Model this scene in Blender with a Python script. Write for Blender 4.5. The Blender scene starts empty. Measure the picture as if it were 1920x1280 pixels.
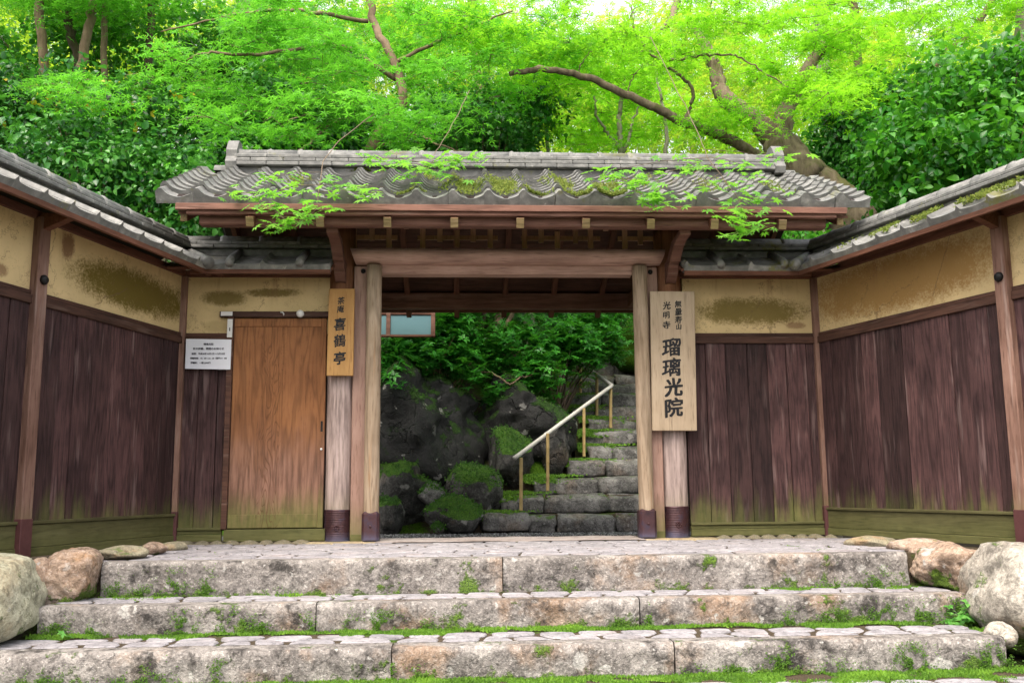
import bpy, bmesh, math, random
import numpy as np
from mathutils import Vector, Matrix, noise

# ------------------------------------------------------------------ camera, sky, sun, exposure
scene = bpy.context.scene
COL = scene.collection
R = math.radians
F_PX = 1780.0
CAM = np.array([-0.40, -8.3, 0.44])
_yaw, _pitch, _roll = R(3.0), R(8.75), R(0.49)
FWD = np.array([math.sin(_yaw) * math.cos(_pitch), math.cos(_yaw) * math.cos(_pitch), math.sin(_pitch)])
_r0 = np.array([math.cos(_yaw), -math.sin(_yaw), 0.0])
_u0 = np.cross(_r0, FWD)
RGT = _r0 * math.cos(_roll) - _u0 * math.sin(_roll)
UPV = _u0 * math.cos(_roll) + _r0 * math.sin(_roll)
cd = bpy.data.cameras.new('camera')
cam = bpy.data.objects.new('camera', cd)
COL.objects.link(cam)
cd.sensor_width = 36.0
cd.lens = F_PX / 1920.0 * 36.0
cd.clip_start = 0.05
cd.clip_end = 600.0
M = Matrix.Identity(4)
for i in range(3):
    M[i][0], M[i][1], M[i][2], M[i][3] = RGT[i], UPV[i], -FWD[i], CAM[i]
cam.matrix_world = M
scene.camera = cam

SUN_EL, SUN_AZ = R(60), R(205)         # veiled sun high behind the camera
world = bpy.data.worlds.new('World')
scene.world = world
world.use_nodes = True
wn = world.node_tree.nodes
wl = world.node_tree.links
sky = wn.new('ShaderNodeTexSky')
sky.sky_type = 'NISHITA'
sky.sun_disc = False
sky.sun_elevation = SUN_EL
sky.sun_rotation = SUN_AZ
sky.air_density = 1.0
sky.dust_density = 10.0
sky.ozone_density = 0.2
bg = wn['Background']
bg.inputs['Strength'].default_value = 0.15
veil = wn.new('ShaderNodeMix'); veil.data_type = 'RGBA'      # even high overcast over the whole dome
veil.inputs[0].default_value = 0.55
veil.inputs[7].default_value = (6.2, 6.1, 6.2, 1)
wl.new(sky.outputs[0], veil.inputs[6])
wl.new(veil.outputs[2], bg.inputs['Color'])
sd = bpy.data.lights.new('sun', 'SUN')
sd.energy = 1.5
sd.angle = R(42)
sd.color = (1.0, 0.93, 0.86)
sun = bpy.data.objects.new('sun', sd)
COL.objects.link(sun)
sdir = Vector((math.sin(SUN_AZ) * math.cos(SUN_EL), math.cos(SUN_AZ) * math.cos(SUN_EL), math.sin(SUN_EL)))
sun.rotation_euler = sdir.to_track_quat('Z', 'Y').to_euler()
sun.location = (-4, -14, 22)
vs = scene.view_settings
vs.view_transform = 'Standard'
vs.look = 'None'
vs.gamma = 1.0
vs.exposure = 1.35
scene.render.engine = 'CYCLES'
cy = scene.cycles
cy.use_denoising = True
cy.max_bounces = 7
cy.diffuse_bounces = 4
cy.glossy_bounces = 3
cy.transmission_bounces = 5
cy.transparent_max_bounces = 6
cy.caustics_reflective = False
cy.caustics_refractive = False
cy.use_adaptive_sampling = True
cy.adaptive_threshold = 0.02

# ------------------------------------------------------------------ helpers
def ray(x, y):
    return FWD + (x - 960) / F_PX * RGT - (y - 640) / F_PX * UPV
def on_y(x, y, Y):
    d = ray(x, y)
    return CAM + (Y - CAM[1]) / d[1] * d
def on_z(x, y, Z):
    d = ray(x, y)
    return CAM + (Z - CAM[2]) / d[2] * d

def tag(o, label=None, cat=None, group=None, kind=None):
    if label: o['label'] = label
    if cat: o['category'] = cat
    if group: o['group'] = group
    if kind: o['kind'] = kind
    return o
def empty(name, loc=(0, 0, 0), rz=0.0, label=None, cat=None, group=None):
    o = bpy.data.objects.new(name, None)
    o.empty_display_size = 0.1
    o.location = loc
    o.rotation_euler = (0, 0, rz)
    COL.objects.link(o)
    return tag(o, label, cat, group)
def link(name, me, mat=None, parent=None, matrix=None):
    o = bpy.data.objects.new(name, me)
    if mat is not None and len(me.materials) == 0:
        me.materials.append(mat)
    COL.objects.link(o)
    if parent is not None:
        o.parent = parent
    if matrix is not None:
        o.matrix_basis = matrix
    return o
def mesh(name, verts, faces, smooth=False):
    me = bpy.data.meshes.new(name)
    me.from_pydata([tuple(v) for v in verts], [], [tuple(f) for f in faces])
    if smooth:
        me.polygons.foreach_set('use_smooth', [True] * len(me.polygons))
    me.update()
    return me
def from_bm(name, bm, smooth=False):
    me = bpy.data.meshes.new(name)
    bm.normal_update()
    bm.to_mesh(me)
    bm.free()
    if smooth:
        me.polygons.foreach_set('use_smooth', [True] * len(me.polygons))
    return me
def box_me(name, x0, x1, y0, y1, z0, z1, bev=0.004, seg=1):
    bm = bmesh.new()
    bmesh.ops.create_cube(bm, size=1.0)
    for v in bm.verts:
        v.co = Vector(((x0 + x1) / 2 + v.co.x * (x1 - x0), (y0 + y1) / 2 + v.co.y * (y1 - y0), (z0 + z1) / 2 + v.co.z * (z1 - z0)))
    if bev > 0:
        bmesh.ops.bevel(bm, geom=bm.edges[:], offset=bev, segments=seg, affect='EDGES', profile=0.5)
    return from_bm(name, bm)
def box(name, x0, x1, y0, y1, z0, z1, mat, parent=None, bev=0.004, matrix=None):
    return link(name, box_me(name, x0, x1, y0, y1, z0, z1, bev), mat, parent, matrix)
def beam(name, p0, p1, w, h, mat, parent=None, bev=0.004):
    """square timber from p0 to p1, w across (horizontal), h high, own local x along the timber"""
    p0 = Vector(p0); p1 = Vector(p1)
    d = p1 - p0
    L = d.length
    X = d.normalized()
    Z = Vector((0, 0, 1))
    if abs(X.z) > 0.95: Z = Vector((0, 1, 0))
    Y = Z.cross(X).normalized()
    Z = X.cross(Y)
    mt = Matrix(((X.x, Y.x, Z.x, p0.x), (X.y, Y.y, Z.y, p0.y), (X.z, Y.z, Z.z, p0.z), (0, 0, 0, 1)))
    return link(name, box_me(name, 0, L, -w / 2, w / 2, -h / 2, h / 2, bev), mat, parent, mt)
def tube_arrays(pts, rad, sides=8, cap=True):
    pts = np.asarray(pts, float)
    n = len(pts)
    rad = np.broadcast_to(np.asarray(rad, float), (n,))
    t = np.gradient(pts, axis=0)
    t /= np.linalg.norm(t, axis=1, keepdims=True) + 1e-9
    ref = np.array([0.31, 0.17, 0.93]) if abs(t[:, 2]).mean() < 0.8 else np.array([0.93, 0.31, 0.1])
    a = np.cross(t, ref); a /= np.linalg.norm(a, axis=1, keepdims=True) + 1e-9
    b = np.cross(t, a)
    ang = np.linspace(0, 2 * np.pi, sides, endpoint=False)
    V = pts[:, None, :] + rad[:, None, None] * (np.cos(ang)[None, :, None] * a[:, None, :] + np.sin(ang)[None, :, None] * b[:, None, :])
    V = V.reshape(-1, 3)
    Fs = []
    for i in range(n - 1):
        for k in range(sides):
            k2 = (k + 1) % sides
            Fs.append((i * sides + k, i * sides + k2, (i + 1) * sides + k2, (i + 1) * sides + k))
    if cap:
        Fs.append(tuple(range(sides - 1, -1, -1)))
        Fs.append(tuple((n - 1) * sides + k for k in range(sides)))
    return V, Fs
def tubes_me(name, lst, sides=8, smooth=True):
    V = []; Fs = []; o = 0
    for it in lst:
        p, r = it[0], it[1]
        s = it[2] if len(it) > 2 else sides
        v, f = tube_arrays(p, r, s)
        V.append(v); Fs += [tuple(i + o for i in q) for q in f]; o += len(v)
    return mesh(name, np.concatenate(V), Fs, smooth)
def smooth_path(pts, n=24, wob=0.0, seed=0):
    pts = np.asarray(pts, float)
    s = np.concatenate([[0], np.cumsum(np.linalg.norm(np.diff(pts, axis=0), axis=1))])
    m = len(pts)
    # Catmull-Rom
    P = np.vstack([2 * pts[0] - pts[1], pts, 2 * pts[-1] - pts[-2]])
    out = []
    for u in np.linspace(0, m - 1 - 1e-6, n):
        i = int(u); f = u - i
        p0, p1, p2, p3 = P[i], P[i + 1], P[i + 2], P[i + 3]
        out.append(0.5 * (2 * p1 + (p2 - p0) * f + (2 * p0 - 5 * p1 + 4 * p2 - p3) * f * f + (3 * p1 - p0 - 3 * p2 + p3) * f ** 3))
    out = np.array(out)
    if wob:
        rg = np.random.default_rng(seed)
        k = rg.normal(0, wob, out.shape); k[0] = 0
        out += k
    return out
def lathe_me(name, prof, sides=24, center=(0, 0), smooth=True):
    V = []; Fs = []
    n = len(prof)
    for r, z in prof:
        for k in range(sides):
            a = 2 * math.pi * k / sides
            V.append((center[0] + r * math.cos(a), center[1] + r * math.sin(a), z))
    for i in range(n - 1):
        for k in range(sides):
            k2 = (k + 1) % sides
            Fs.append((i * sides + k, i * sides + k2, (i + 1) * sides + k2, (i + 1) * sides + k))
    Fs.append(tuple(range(sides - 1, -1, -1)))
    Fs.append(tuple((n - 1) * sides + k for k in range(sides)))
    return mesh(name, V, Fs, smooth)
def prism_me(name, poly, axis, a0, a1):
    """polygon (2-D list) extruded along axis 'x' (poly in y,z) or 'y' (poly in x,z)"""
    n = len(poly)
    V = []
    for a in (a0, a1):
        for p, q in poly:
            V.append((a, p, q) if axis == 'x' else (p, a, q))
    Fs = [tuple(range(n)), tuple(range(2 * n - 1, n - 1, -1))]
    for i in range(n):
        j = (i + 1) % n
        Fs.append((i, i + n, j + n, j))
    me = mesh(name, V, Fs)
    bm = bmesh.new(); bm.from_mesh(me)
    bmesh.ops.recalc_face_normals(bm, faces=bm.faces[:])
    bm.to_mesh(me); bm.free()
    return me

# ------------------------------------------------------------------ materials
class NT:
    def __init__(self, name):
        self.m = bpy.data.materials.new(name)
        self.m.use_nodes = True
        self.t = self.m.node_tree
        self.n = self.t.nodes
        self.bsdf = self.n['Principled BSDF']
        self.out = self.n['Material Output']
    def new(self, typ, **kw):
        nd = self.n.new(typ)
        for k, v in kw.items():
            setattr(nd, k, v)
        return nd
    def set(self, sock, v):
        if hasattr(v, 'is_output') or hasattr(v, 'links'):
            self.t.links.new(v, sock)
        elif isinstance(v, (tuple, list)) and len(v) == 3 and sock.type == 'RGBA':
            sock.default_value = (*v, 1)
        else:
            sock.default_value = v
    def coord(self, kind='Object', rnd=False):
        c = self.new('ShaderNodeTexCoord').outputs[kind]
        if rnd:
            oi = self.new('ShaderNodeObjectInfo').outputs['Random']
            return self.vmath('ADD', c, self.vscale((17.3, 9.1, 5.7), oi))
        return c
    def pos(self):
        return self.new('ShaderNodeNewGeometry').outputs['Position']
    def vscale(self, v, s):
        nd = self.new('ShaderNodeVectorMath', operation='SCALE')
        self.set(nd.inputs[0], v); self.set(nd.inputs['Scale'], s)
        return nd.outputs[0]
    def vmath(self, op, a, b):
        nd = self.new('ShaderNodeVectorMath', operation=op)
        self.set(nd.inputs[0], a); self.set(nd.inputs[1], b)
        return nd.outputs[0]
    def math(self, op, a, b=0.5, clamp=False):
        nd = self.new('ShaderNodeMath', operation=op)
        nd.use_clamp = clamp
        self.set(nd.inputs[0], a); self.set(nd.inputs[1], b)
        return nd.outputs[0]
    def noise(self, vec, scale=5.0, detail=5.0, rough=0.55, dist=0.0):
        nd = self.new('ShaderNodeTexNoise')
        self.set(nd.inputs['Vector'], vec)
        nd.inputs['Scale'].default_value = scale
        nd.inputs['Detail'].default_value = detail
        nd.inputs['Roughness'].default_value = rough
        nd.inputs['Distortion'].default_value = dist
        return nd.outputs['Fac']
    def voronoi(self, vec, scale=5.0, feature='F1'):
        nd = self.new('ShaderNodeTexVoronoi', feature=feature)
        self.set(nd.inputs['Vector'], vec)
        nd.inputs['Scale'].default_value = scale
        return nd
    def ramp(self, fac, stops, interp='LINEAR'):
        nd = self.new('ShaderNodeValToRGB')
        nd.color_ramp.interpolation = interp
        el = nd.color_ramp.elements
        while len(el) < len(stops): el.new(0.5)
        for e, (p, c) in zip(el, stops):
            e.position = p
            e.color = (*c, 1) if isinstance(c, (tuple, list)) else (c, c, c, 1)
        self.set(nd.inputs[0], fac)
        return nd.outputs[0]
    def mix(self, fac, a, b, mode='MIX'):
        nd = self.new('ShaderNodeMix', data_type='RGBA', blend_type=mode)
        self.set(nd.inputs[0], fac); self.set(nd.inputs[6], a); self.set(nd.inputs[7], b)
        return nd.outputs[2]
    def maprange(self, v, a, b, c=0.0, d=1.0, smooth=True):
        nd = self.new('ShaderNodeMapRange')
        nd.interpolation_type = 'SMOOTHSTEP' if smooth else 'LINEAR'
        self.set(nd.inputs[0], v)
        for i, x in enumerate((a, b, c, d)): nd.inputs[i + 1].default_value = x
        return nd.outputs[0]
    def sep(self, v):
        nd = self.new('ShaderNodeSeparateXYZ'); self.set(nd.inputs[0], v)
        return nd.outputs
    def mapping(self, v, scale=(1, 1, 1), loc=(0, 0, 0)):
        nd = self.new('ShaderNodeMapping')
        self.set(nd.inputs['Vector'], v)
        nd.inputs['Scale'].default_value = scale
        nd.inputs['Location'].default_value = loc
        return nd.outputs[0]
    def bump(self, h, strength=0.3, dist=0.01, normal=None):
        nd = self.new('ShaderNodeBump')
        nd.inputs['Strength'].default_value = strength
        nd.inputs['Distance'].default_value = dist
        self.set(nd.inputs['Height'], h)
        if normal is not None: self.set(nd.inputs['Normal'], normal)
        return nd.outputs[0]
    def done(self, col, rough=0.7, bump=None, spec=0.3):
        self.set(self.bsdf.inputs['Base Color'], col)
        self.set(self.bsdf.inputs['Roughness'], rough)
        self.bsdf.inputs['Specular IOR Level'].default_value = spec
        if bump is not None: self.set(self.bsdf.inputs['Normal'], bump)
        return self.m
    def rnd(self):
        return self.new('ShaderNodeObjectInfo').outputs['Random']

def wood(name, dark, light, axis='z', grain=1.0, streak=0.35, streak_col=(0.42, 0.33, 0.28), algae=None, fade=None, ring=9.0, rough=0.75, vary=0.25, figure=None):
    t = NT(name)
    c = t.coord('Object', True)
    sc = {'x': (0.28, 3.2, 3.2), 'y': (3.2, 0.28, 3.2), 'z': (3.2, 3.2, 0.28)}[axis]
    v = t.mapping(c, sc)
    base = t.noise(v, 1.6 * grain, 3, 0.5, 0.25)
    ringv = t.math('FRACT', t.math('MULTIPLY', base, ring))
    ringv = t.math('ABSOLUTE', t.math('SUBTRACT', ringv, 0.5))
    rings = t.maprange(ringv, 0.0, 0.28, 1.0, 0.0)
    fine = t.noise(t.mapping(c, tuple(s * 14 for s in sc)), 1.6, 4, 0.6)
    blot = t.noise(c, 2.3, 4, 0.6)
    col = t.ramp(t.math('ADD', t.math('MULTIPLY', blot, 0.6), t.math('MULTIPLY', fine, 0.4)), [(0.3, dark), (0.68, light)])
    dk = tuple(x * 0.5 for x in dark)
    col = t.mix(t.math('MULTIPLY', rings, 0.45 * min(1, ring / 9)), col, dk)
    col = t.mix(t.math('MULTIPLY', t.maprange(fine, 0.45, 0.3), 0.5), col, dk)
    st = t.maprange(t.noise(t.mapping(c, tuple(s * 5 for s in sc)), 1.1, 3, 0.6), 0.56, 0.74)
    col = t.mix(t.math('MULTIPLY', st, streak), col, streak_col)
    if fade:                                  # (z_low, z_high, colour): weather-bleached below the eaves' shelter
        z = t.sep(t.pos())[2]
        w = t.maprange(t.math('ADD', z, t.math('MULTIPLY', t.math('SUBTRACT', t.noise(t.pos(), 4, 4), 0.5), 0.5)), fade[0], fade[1], 1, 0)
        bleached = t.mix(t.maprange(t.noise(t.mapping(c, tuple(s_ * 7 for s_ in sc)), 1.3, 4, 0.65), 0.35, 0.68), fade[2], tuple(x * 0.42 for x in fade[2]))
        bleached = t.mix(t.math('MULTIPLY', rings, 0.35), bleached, tuple(x * 0.35 for x in fade[2]))
        col = t.mix(t.math('MULTIPLY', w, 0.9), col, bleached)
    if algae:
        z = t.sep(t.pos())[2]
        w = t.math('ADD', z, t.math('MULTIPLY', t.math('SUBTRACT', t.noise(t.mapping(c, tuple(s * 1.6 for s in sc)), 1.7, 5, 0.65), 0.5), algae[1]))
        w = t.maprange(w, algae[0] + 0.22, algae[0] - 0.12, 0, algae[2])
        gcol = t.mix(t.noise(c, 14, 4), (0.045, 0.07, 0.012), (0.20, 0.21, 0.06))
        col = t.mix(w, col, gcol)
    if figure:                                # cathedral grain up the middle of one broad board
        oc = t.coord('Object')
        fx = t.math('ABSOLUTE', t.math('SUBTRACT', t.sep(oc)[0], t.math('ADD', figure[0] - 0.05, t.math('MULTIPLY', t.noise(t.mapping(oc, (0, 0, 1.1)), 1.3, 2), 0.1))))
        fm = t.maprange(fx, figure[1], figure[1] * 0.35)
        fn = t.noise(t.mapping(oc, (6.5, 6.5, 1.35)), 1.5, 2, 0.4, 0.5)
        fl_ = t.math('ABSOLUTE', t.math('SUBTRACT', t.math('FRACT', t.math('MULTIPLY', fn, 13.0)), 0.5))
        col = t.mix(t.math('MULTIPLY', fm, t.maprange(fl_, 0.0, 0.22, 0.6, 0.0)), col, dk)
    rv = t.maprange(t.rnd(), 0, 1, 1 - vary, 1 + vary, False)
    hs = t.new('ShaderNodeHueSaturation')
    t.set(hs.inputs['Color'], col); t.set(hs.inputs['Value'], rv)
    h = t.math('ADD', t.math('MULTIPLY', fine, 0.7), t.math('MULTIPLY', rings, -0.5))
    return t.done(hs.outputs[0], rough, t.bump(h, 0.45, 0.006), 0.25)

def plaster(name, base=(0.64, 0.49, 0.255), stains=()):
    """stains: (cx, cz, rx, rz, colour, strength) in the wall's own x and z"""
    t = NT(name)
    c = t.coord('Object')
    n1 = t.noise(c, 1.7, 5, 0.6); n2 = t.noise(c, 70, 3, 0.6); n3 = t.noise(c, 9, 5, 0.65)
    col = t.ramp(n1, [(0.3, tuple(x * 0.78 for x in base)), (0.7, tuple(min(1, x * 1.12) for x in base))])
    col = t.mix(t.maprange(n3, 0.6, 0.75, 0, 0.35), col, (0.20, 0.11, 0.06))
    col = t.mix(t.math('MULTIPLY', n2, 0.25), col, tuple(x * 0.6 for x in base))
    x, _, z = t.sep(c)
    for cx, cz, rx, rz, sc, st in stains:
        ex = t.math('DIVIDE', t.math('SUBTRACT', x, cx), rx)
        ez = t.math('DIVIDE', t.math('SUBTRACT', z, cz), rz)
        ex = t.math('POWER', t.math('ABSOLUTE', ex), 2.6); ez = t.math('POWER', t.math('ABSOLUTE', ez), 2.2)
        d = t.math('ADD', ex, ez)
        d = t.math('ADD', d, t.math('MULTIPLY', t.math('SUBTRACT', n3, 0.5), 1.5))
        d = t.math('ADD', d, t.math('MULTIPLY', t.math('SUBTRACT', n2, 0.5), 1.7))
        w = t.maprange(d, 1.45, 0.25, 0, st)
        col = t.mix(w, col, sc)
    drip = t.noise(t.mapping(c, (7, 7, 0.5)), 1.5, 5, 0.6)
    col = t.mix(t.math('MULTIPLY', t.maprange(drip, 0.56, 0.72, 0, 0.45), t.maprange(z, 1.95, 2.27)), col, (0.22, 0.11, 0.06))
    cr = t.voronoi(t.vmath('ADD', c, t.vscale((1, 1, 1), n3)), 1.6, 'DISTANCE_TO_EDGE').outputs['Distance']
    col = t.mix(t.maprange(cr, 0.010, 0.003, 0, 0.55), col, (0.14, 0.09, 0.05))
    return t.done(col, 0.9, t.bump(t.math('ADD', n2, t.math('MULTIPLY', n3, 0.6)), 0.35, 0.004), 0.1)

def stone(name, cols, speck=0.35, lichen=0.35, moss=0.5, moss_top=0.0, moss_z=None, rust=0.4, scale=1.0, dark_stain=0.4, bump=0.5, rough=0.85, moss_thr=0.60, small=1.0, crack=0.0, moss_col=((0.05, 0.11, 0.008), (0.16, 0.30, 0.02))):
    t = NT(name)
    c = t.coord('Object', True)
    n1 = t.noise(c, 3.0 * scale, 6, 0.62)
    n2 = t.noise(c, 60 * scale, 4, 0.7)
    n3 = t.noise(c, 9 * scale, 6, 0.65, 0.4)
    col = t.ramp(n1, [(0.28, cols[0]), (0.5, cols[1]), (0.72, cols[2])])
    sp = t.maprange(n2, 0.40, 0.60, -1, 1)
    col = t.mix(t.math('MULTIPLY', t.maprange(n2, 0.55, 0.7), speck), col, tuple(min(1, x * 1.7) for x in cols[2]))
    col = t.mix(t.math('MULTIPLY', t.maprange(n2, 0.45, 0.32), speck), col, tuple(x * 0.35 for x in cols[0]))
    if rust:
        rn = t.noise(t.vmath('ADD', c, (7, 3, 1)), 2.2 * scale, 5, 0.6)
        col = t.mix(t.math('MULTIPLY', t.maprange(rn, 0.52, 0.68), rust), col, (0.36, 0.19, 0.07))
    if dark_stain:
        dn = t.noise(t.vmath('ADD', c, (1, 8, 4)), 4.5 * scale, 6, 0.7)
        col = t.mix(t.math('MULTIPLY', t.maprange(dn, 0.5, 0.66), dark_stain), col, tuple(x * 0.28 for x in cols[0]))
    if lichen:
        wn_ = t.new('ShaderNodeTexNoise'); t.set(wn_.inputs['Vector'], c); wn_.inputs['Scale'].default_value = 13 * scale; wn_.inputs['Detail'].default_value = 5
        cw = t.vmath('ADD', c, t.vscale(t.vmath('SUBTRACT', wn_.outputs['Color'], (0.5, 0.5, 0.5)), 0.14 / scale))
        for vs_, lo, rad_ in ((6.0, 0.80, 0.40), (15.0, 0.72 + 0.3 * (1 - small), 0.34)):
            vo = t.voronoi(cw, vs_ * scale)
            vc = t.sep(vo.outputs['Color'])
            sel = t.maprange(vc[0], lo, lo + 0.03)
            size_ = t.math('MULTIPLY', vc[1], 0.3)
            spot = t.maprange(t.math('ADD', vo.outputs['Distance'], t.math('ADD', size_, t.math('MULTIPLY', n2, 0.2))), rad_ + 0.12, rad_ + 0.02)
            lc = t.mix(n2, (0.30, 0.29, 0.27), (0.62, 0.61, 0.57))
            col = t.mix(t.math('MULTIPLY', t.math('MULTIPLY', sel, spot), lichen), col, lc)
    hgt = t.math('ADD', t.math('MULTIPLY', n3, 0.9), t.math('ADD', t.math('MULTIPLY', n2, 0.3), t.math('MULTIPLY', t.noise(c, 24 * scale, 5, 0.65, 0.6), 0.6)))
    mid_ = t.noise(t.vmath('ADD', c, (5, 1, 2)), 22 * scale, 5, 0.7, 0.8)
    col = t.mix(t.maprange(mid_, 0.50, 0.36, 0, 0.55), col, tuple(x * 0.4 for x in cols[0]))
    col = t.mix(t.maprange(mid_, 0.52, 0.66, 0, 0.35), col, tuple(min(1, x * 1.25) for x in cols[2]))
    if crack:
        wv = t.new('ShaderNodeTexNoise'); t.set(wv.inputs['Vector'], c); wv.inputs['Scale'].default_value = 3.5; wv.inputs['Detail'].default_value = 5
        cv = t.vmath('ADD', t.mapping(c, (1, 1, 1.7)), t.vscale(wv.outputs['Color'], 0.9))
        cd_ = t.voronoi(cv, 1.5, 'DISTANCE_TO_EDGE').outputs['Distance']
        ck = t.math('MULTIPLY', t.maprange(cd_, 0.0, 0.03, 1, 0), t.maprange(t.noise(c, 1.9, 3, 0.5), 0.44, 0.6))
        fac_ = t.sep(t.voronoi(cv, 1.5).outputs['Color'])[0]
        col = t.mix(t.math('MULTIPLY', ck, crack), col, tuple(x * 0.2 for x in cols[0]))
        col = t.mix(t.maprange(fac_, 0.55, 0.95, 0, 0.35 * crack, False), col, cols[2])
        hgt = t.math('ADD', hgt, t.math('ADD', t.math('MULTIPLY', ck, -1.6 * crack), t.math('MULTIPLY', fac_, 0.7 * crack)))
    if moss:
        mn = t.noise(t.vmath('ADD', c, (3, 3, 9)), 5.0 * scale, 6, 0.7)
        w = mn
        if moss_top:
            nz = t.sep(t.new('ShaderNodeNewGeometry').outputs['Normal'])[2]
            w = t.math('ADD', w, t.math('MULTIPLY', t.math('SUBTRACT', nz, 0.45), moss_top))
        if moss_z:
            z = t.sep(t.coord('Object'))[2]
            w = t.math('ADD', w, t.maprange(z, moss_z[0], moss_z[1], moss_z[2], 0))
        w = t.maprange(w, moss_thr, moss_thr + 0.08, 0, moss)
        fz = t.noise(c, 90 * scale, 3, 0.7)
        mc = t.mix(t.maprange(fz, 0.35, 0.65), moss_col[0], moss_col[1])
        col = t.mix(w, col, mc)
        hgt = t.math('ADD', hgt, t.math('MULTIPLY', w, t.math('MULTIPLY', fz, 1.2)))
    return t.done(col, rough, t.bump(hgt, min(1.0, bump * 1.5), 0.025), 0.3)

def leaf(name, dark, mid, light, trans=0.45, rough=0.42, tcol=None, odd=None):
    t = NT(name)
    at = t.new('ShaderNodeAttribute', attribute_name='rnd')
    f = at.outputs['Fac']
    stops = [(0.0, dark), (0.45, mid), (0.93, light)]
    col = t.ramp(f, stops)
    if odd:
        col = t.mix(t.maprange(f, odd[0], odd[0] + 0.004), col, odd[1])
    t.set(t.bsdf.inputs['Base Color'], col)
    t.bsdf.inputs['Roughness'].default_value = rough
    t.bsdf.inputs['Specular IOR Level'].default_value = 0.4
    tr = t.new('ShaderNodeBsdfTranslucent')
    tc = t.mix(0.5, col, tcol if tcol else tuple(min(1, 2.0 * x) for x in light))
    t.set(tr.inputs['Color'], tc)
    mx = t.new('ShaderNodeMixShader')
    mx.inputs[0].default_value = trans
    t.t.links.new(t.bsdf.outputs[0], mx.inputs[1])
    t.t.links.new(tr.outputs[0], mx.inputs[2])
    t.t.links.new(mx.outputs[0], t.out.inputs['Surface'])
    return t.m

def bark(name, a, b, moss=0.3, scale=1.0):
    t = NT(name)
    c = t.coord('Object')
    n = t.noise(t.mapping(c, (5, 5, 1.6)), 2.2 * scale, 6, 0.65)
    n2 = t.noise(c, 3.1, 5, 0.6)
    col = t.ramp(n, [(0.3, a), (0.7, b)])
    col = t.mix(t.maprange(n2, 0.55, 0.7, 0, 0.5), col, tuple(min(1, x * 1.5) for x in b))
    mn = t.noise(t.vmath('ADD', c, (4, 4, 4)), 2.6, 6, 0.65)
    col = t.mix(t.maprange(mn, 0.52, 0.64, 0, moss), col, (0.10, 0.12, 0.02))
    return t.done(col, 0.9, t.bump(n, 0.6, 0.03), 0.15)

def tile_mat(name, moss_amt=0.25):
    t = NT(name)
    c = t.coord('Object', True)
    n = t.noise(c, 11, 5, 0.6); n2 = t.noise(c, 55, 4, 0.65)
    col = t.ramp(n, [(0.3, (0.09, 0.094, 0.09)), (0.55, (0.20, 0.202, 0.19)), (0.75, (0.36, 0.358, 0.335))])
    rv = t.rnd()
    col = t.mix(t.maprange(rv, 0.0, 1.0, 0.0, 0.45, False), col, (0.10, 0.10, 0.095))
    p = t.pos()
    mn = t.math('ADD', t.noise(p, 2.3, 5, 0.7), t.math('MULTIPLY', t.math('SUBTRACT', t.noise(p, 24, 4, 0.6), 0.5), 0.35))
    w = t.maprange(mn, 0.60, 0.70, 0, moss_amt)
    col = t.mix(w, col, t.mix(n2, (0.10, 0.10, 0.02), (0.20, 0.20, 0.05)))
    col = t.mix(t.maprange(t.noise(p, 17, 5, 0.7), 0.62, 0.72, 0, 0.7), col, (0.46, 0.46, 0.42))
    return t.done(col, 0.62, t.bump(n2, 0.3, 0.005), 0.4)

def plain(name, col, rough=0.6, metal=0.0, var=0.0, scale=20):
    t = NT(name)
    c = t.coord('Object', True)
    n = t.noise(c, scale, 4, 0.6)
    cc = t.mix(n, tuple(x * (1 - var) for x in col), tuple(min(1, x * (1 + var)) for x in col))
    t.bsdf.inputs['Metallic'].default_value = metal
    return t.done(cc, rough, t.bump(n, 0.1, 0.003))

MT = {}
MT['plank'] = wood('weathered_planks', (0.018, 0.0085, 0.0095), (0.092, 0.047, 0.045), 'z', 1.1, 0.48, (0.22, 0.155, 0.145), algae=(0.20, 0.95, 0.62), ring=11, vary=0.45)
MT['plank_back'] = plain('plank_gap_dark', (0.02, 0.012, 0.01), 0.9)
MT['post'] = wood('wall_post_wood', (0.12, 0.060, 0.042), (0.25, 0.15, 0.115), 'z', 1, 0.4, (0.40, 0.31, 0.27), algae=(0.22, 0.3, 0.5), ring=6)
MT['rail'] = wood('dark_rail_wood', (0.04, 0.020, 0.014), (0.105, 0.05, 0.034), 'x', 1, 0.2, ring=7)
MT['plinth'] = wood('algae_plinth_wood', (0.050, 0.042, 0.018), (0.12, 0.11, 0.05), 'x', 1, 0.25, (0.17, 0.16, 0.08), algae=(0.14, 0.3, 0.35), ring=6, vary=0.12)
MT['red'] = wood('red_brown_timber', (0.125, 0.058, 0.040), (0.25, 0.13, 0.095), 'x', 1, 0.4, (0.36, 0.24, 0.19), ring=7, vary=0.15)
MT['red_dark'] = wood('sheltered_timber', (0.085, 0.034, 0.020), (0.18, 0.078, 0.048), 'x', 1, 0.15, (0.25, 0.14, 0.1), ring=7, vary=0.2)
MT['slat'] = wood('transom_slat_wood', (0.46, 0.26, 0.17), (0.62, 0.40, 0.29), 'z', 1, 0.2, ring=4)  # pale colour stands in for light that purlin and head beam block
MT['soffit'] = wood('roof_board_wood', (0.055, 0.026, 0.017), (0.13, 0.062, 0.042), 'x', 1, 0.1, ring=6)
MT['lintel'] = wood('smooth_lintel_log', (0.32, 0.19, 0.145), (0.56, 0.37, 0.30), 'x', 0.8, 0.3, (0.58, 0.42, 0.35), ring=7, vary=0.05)
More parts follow.
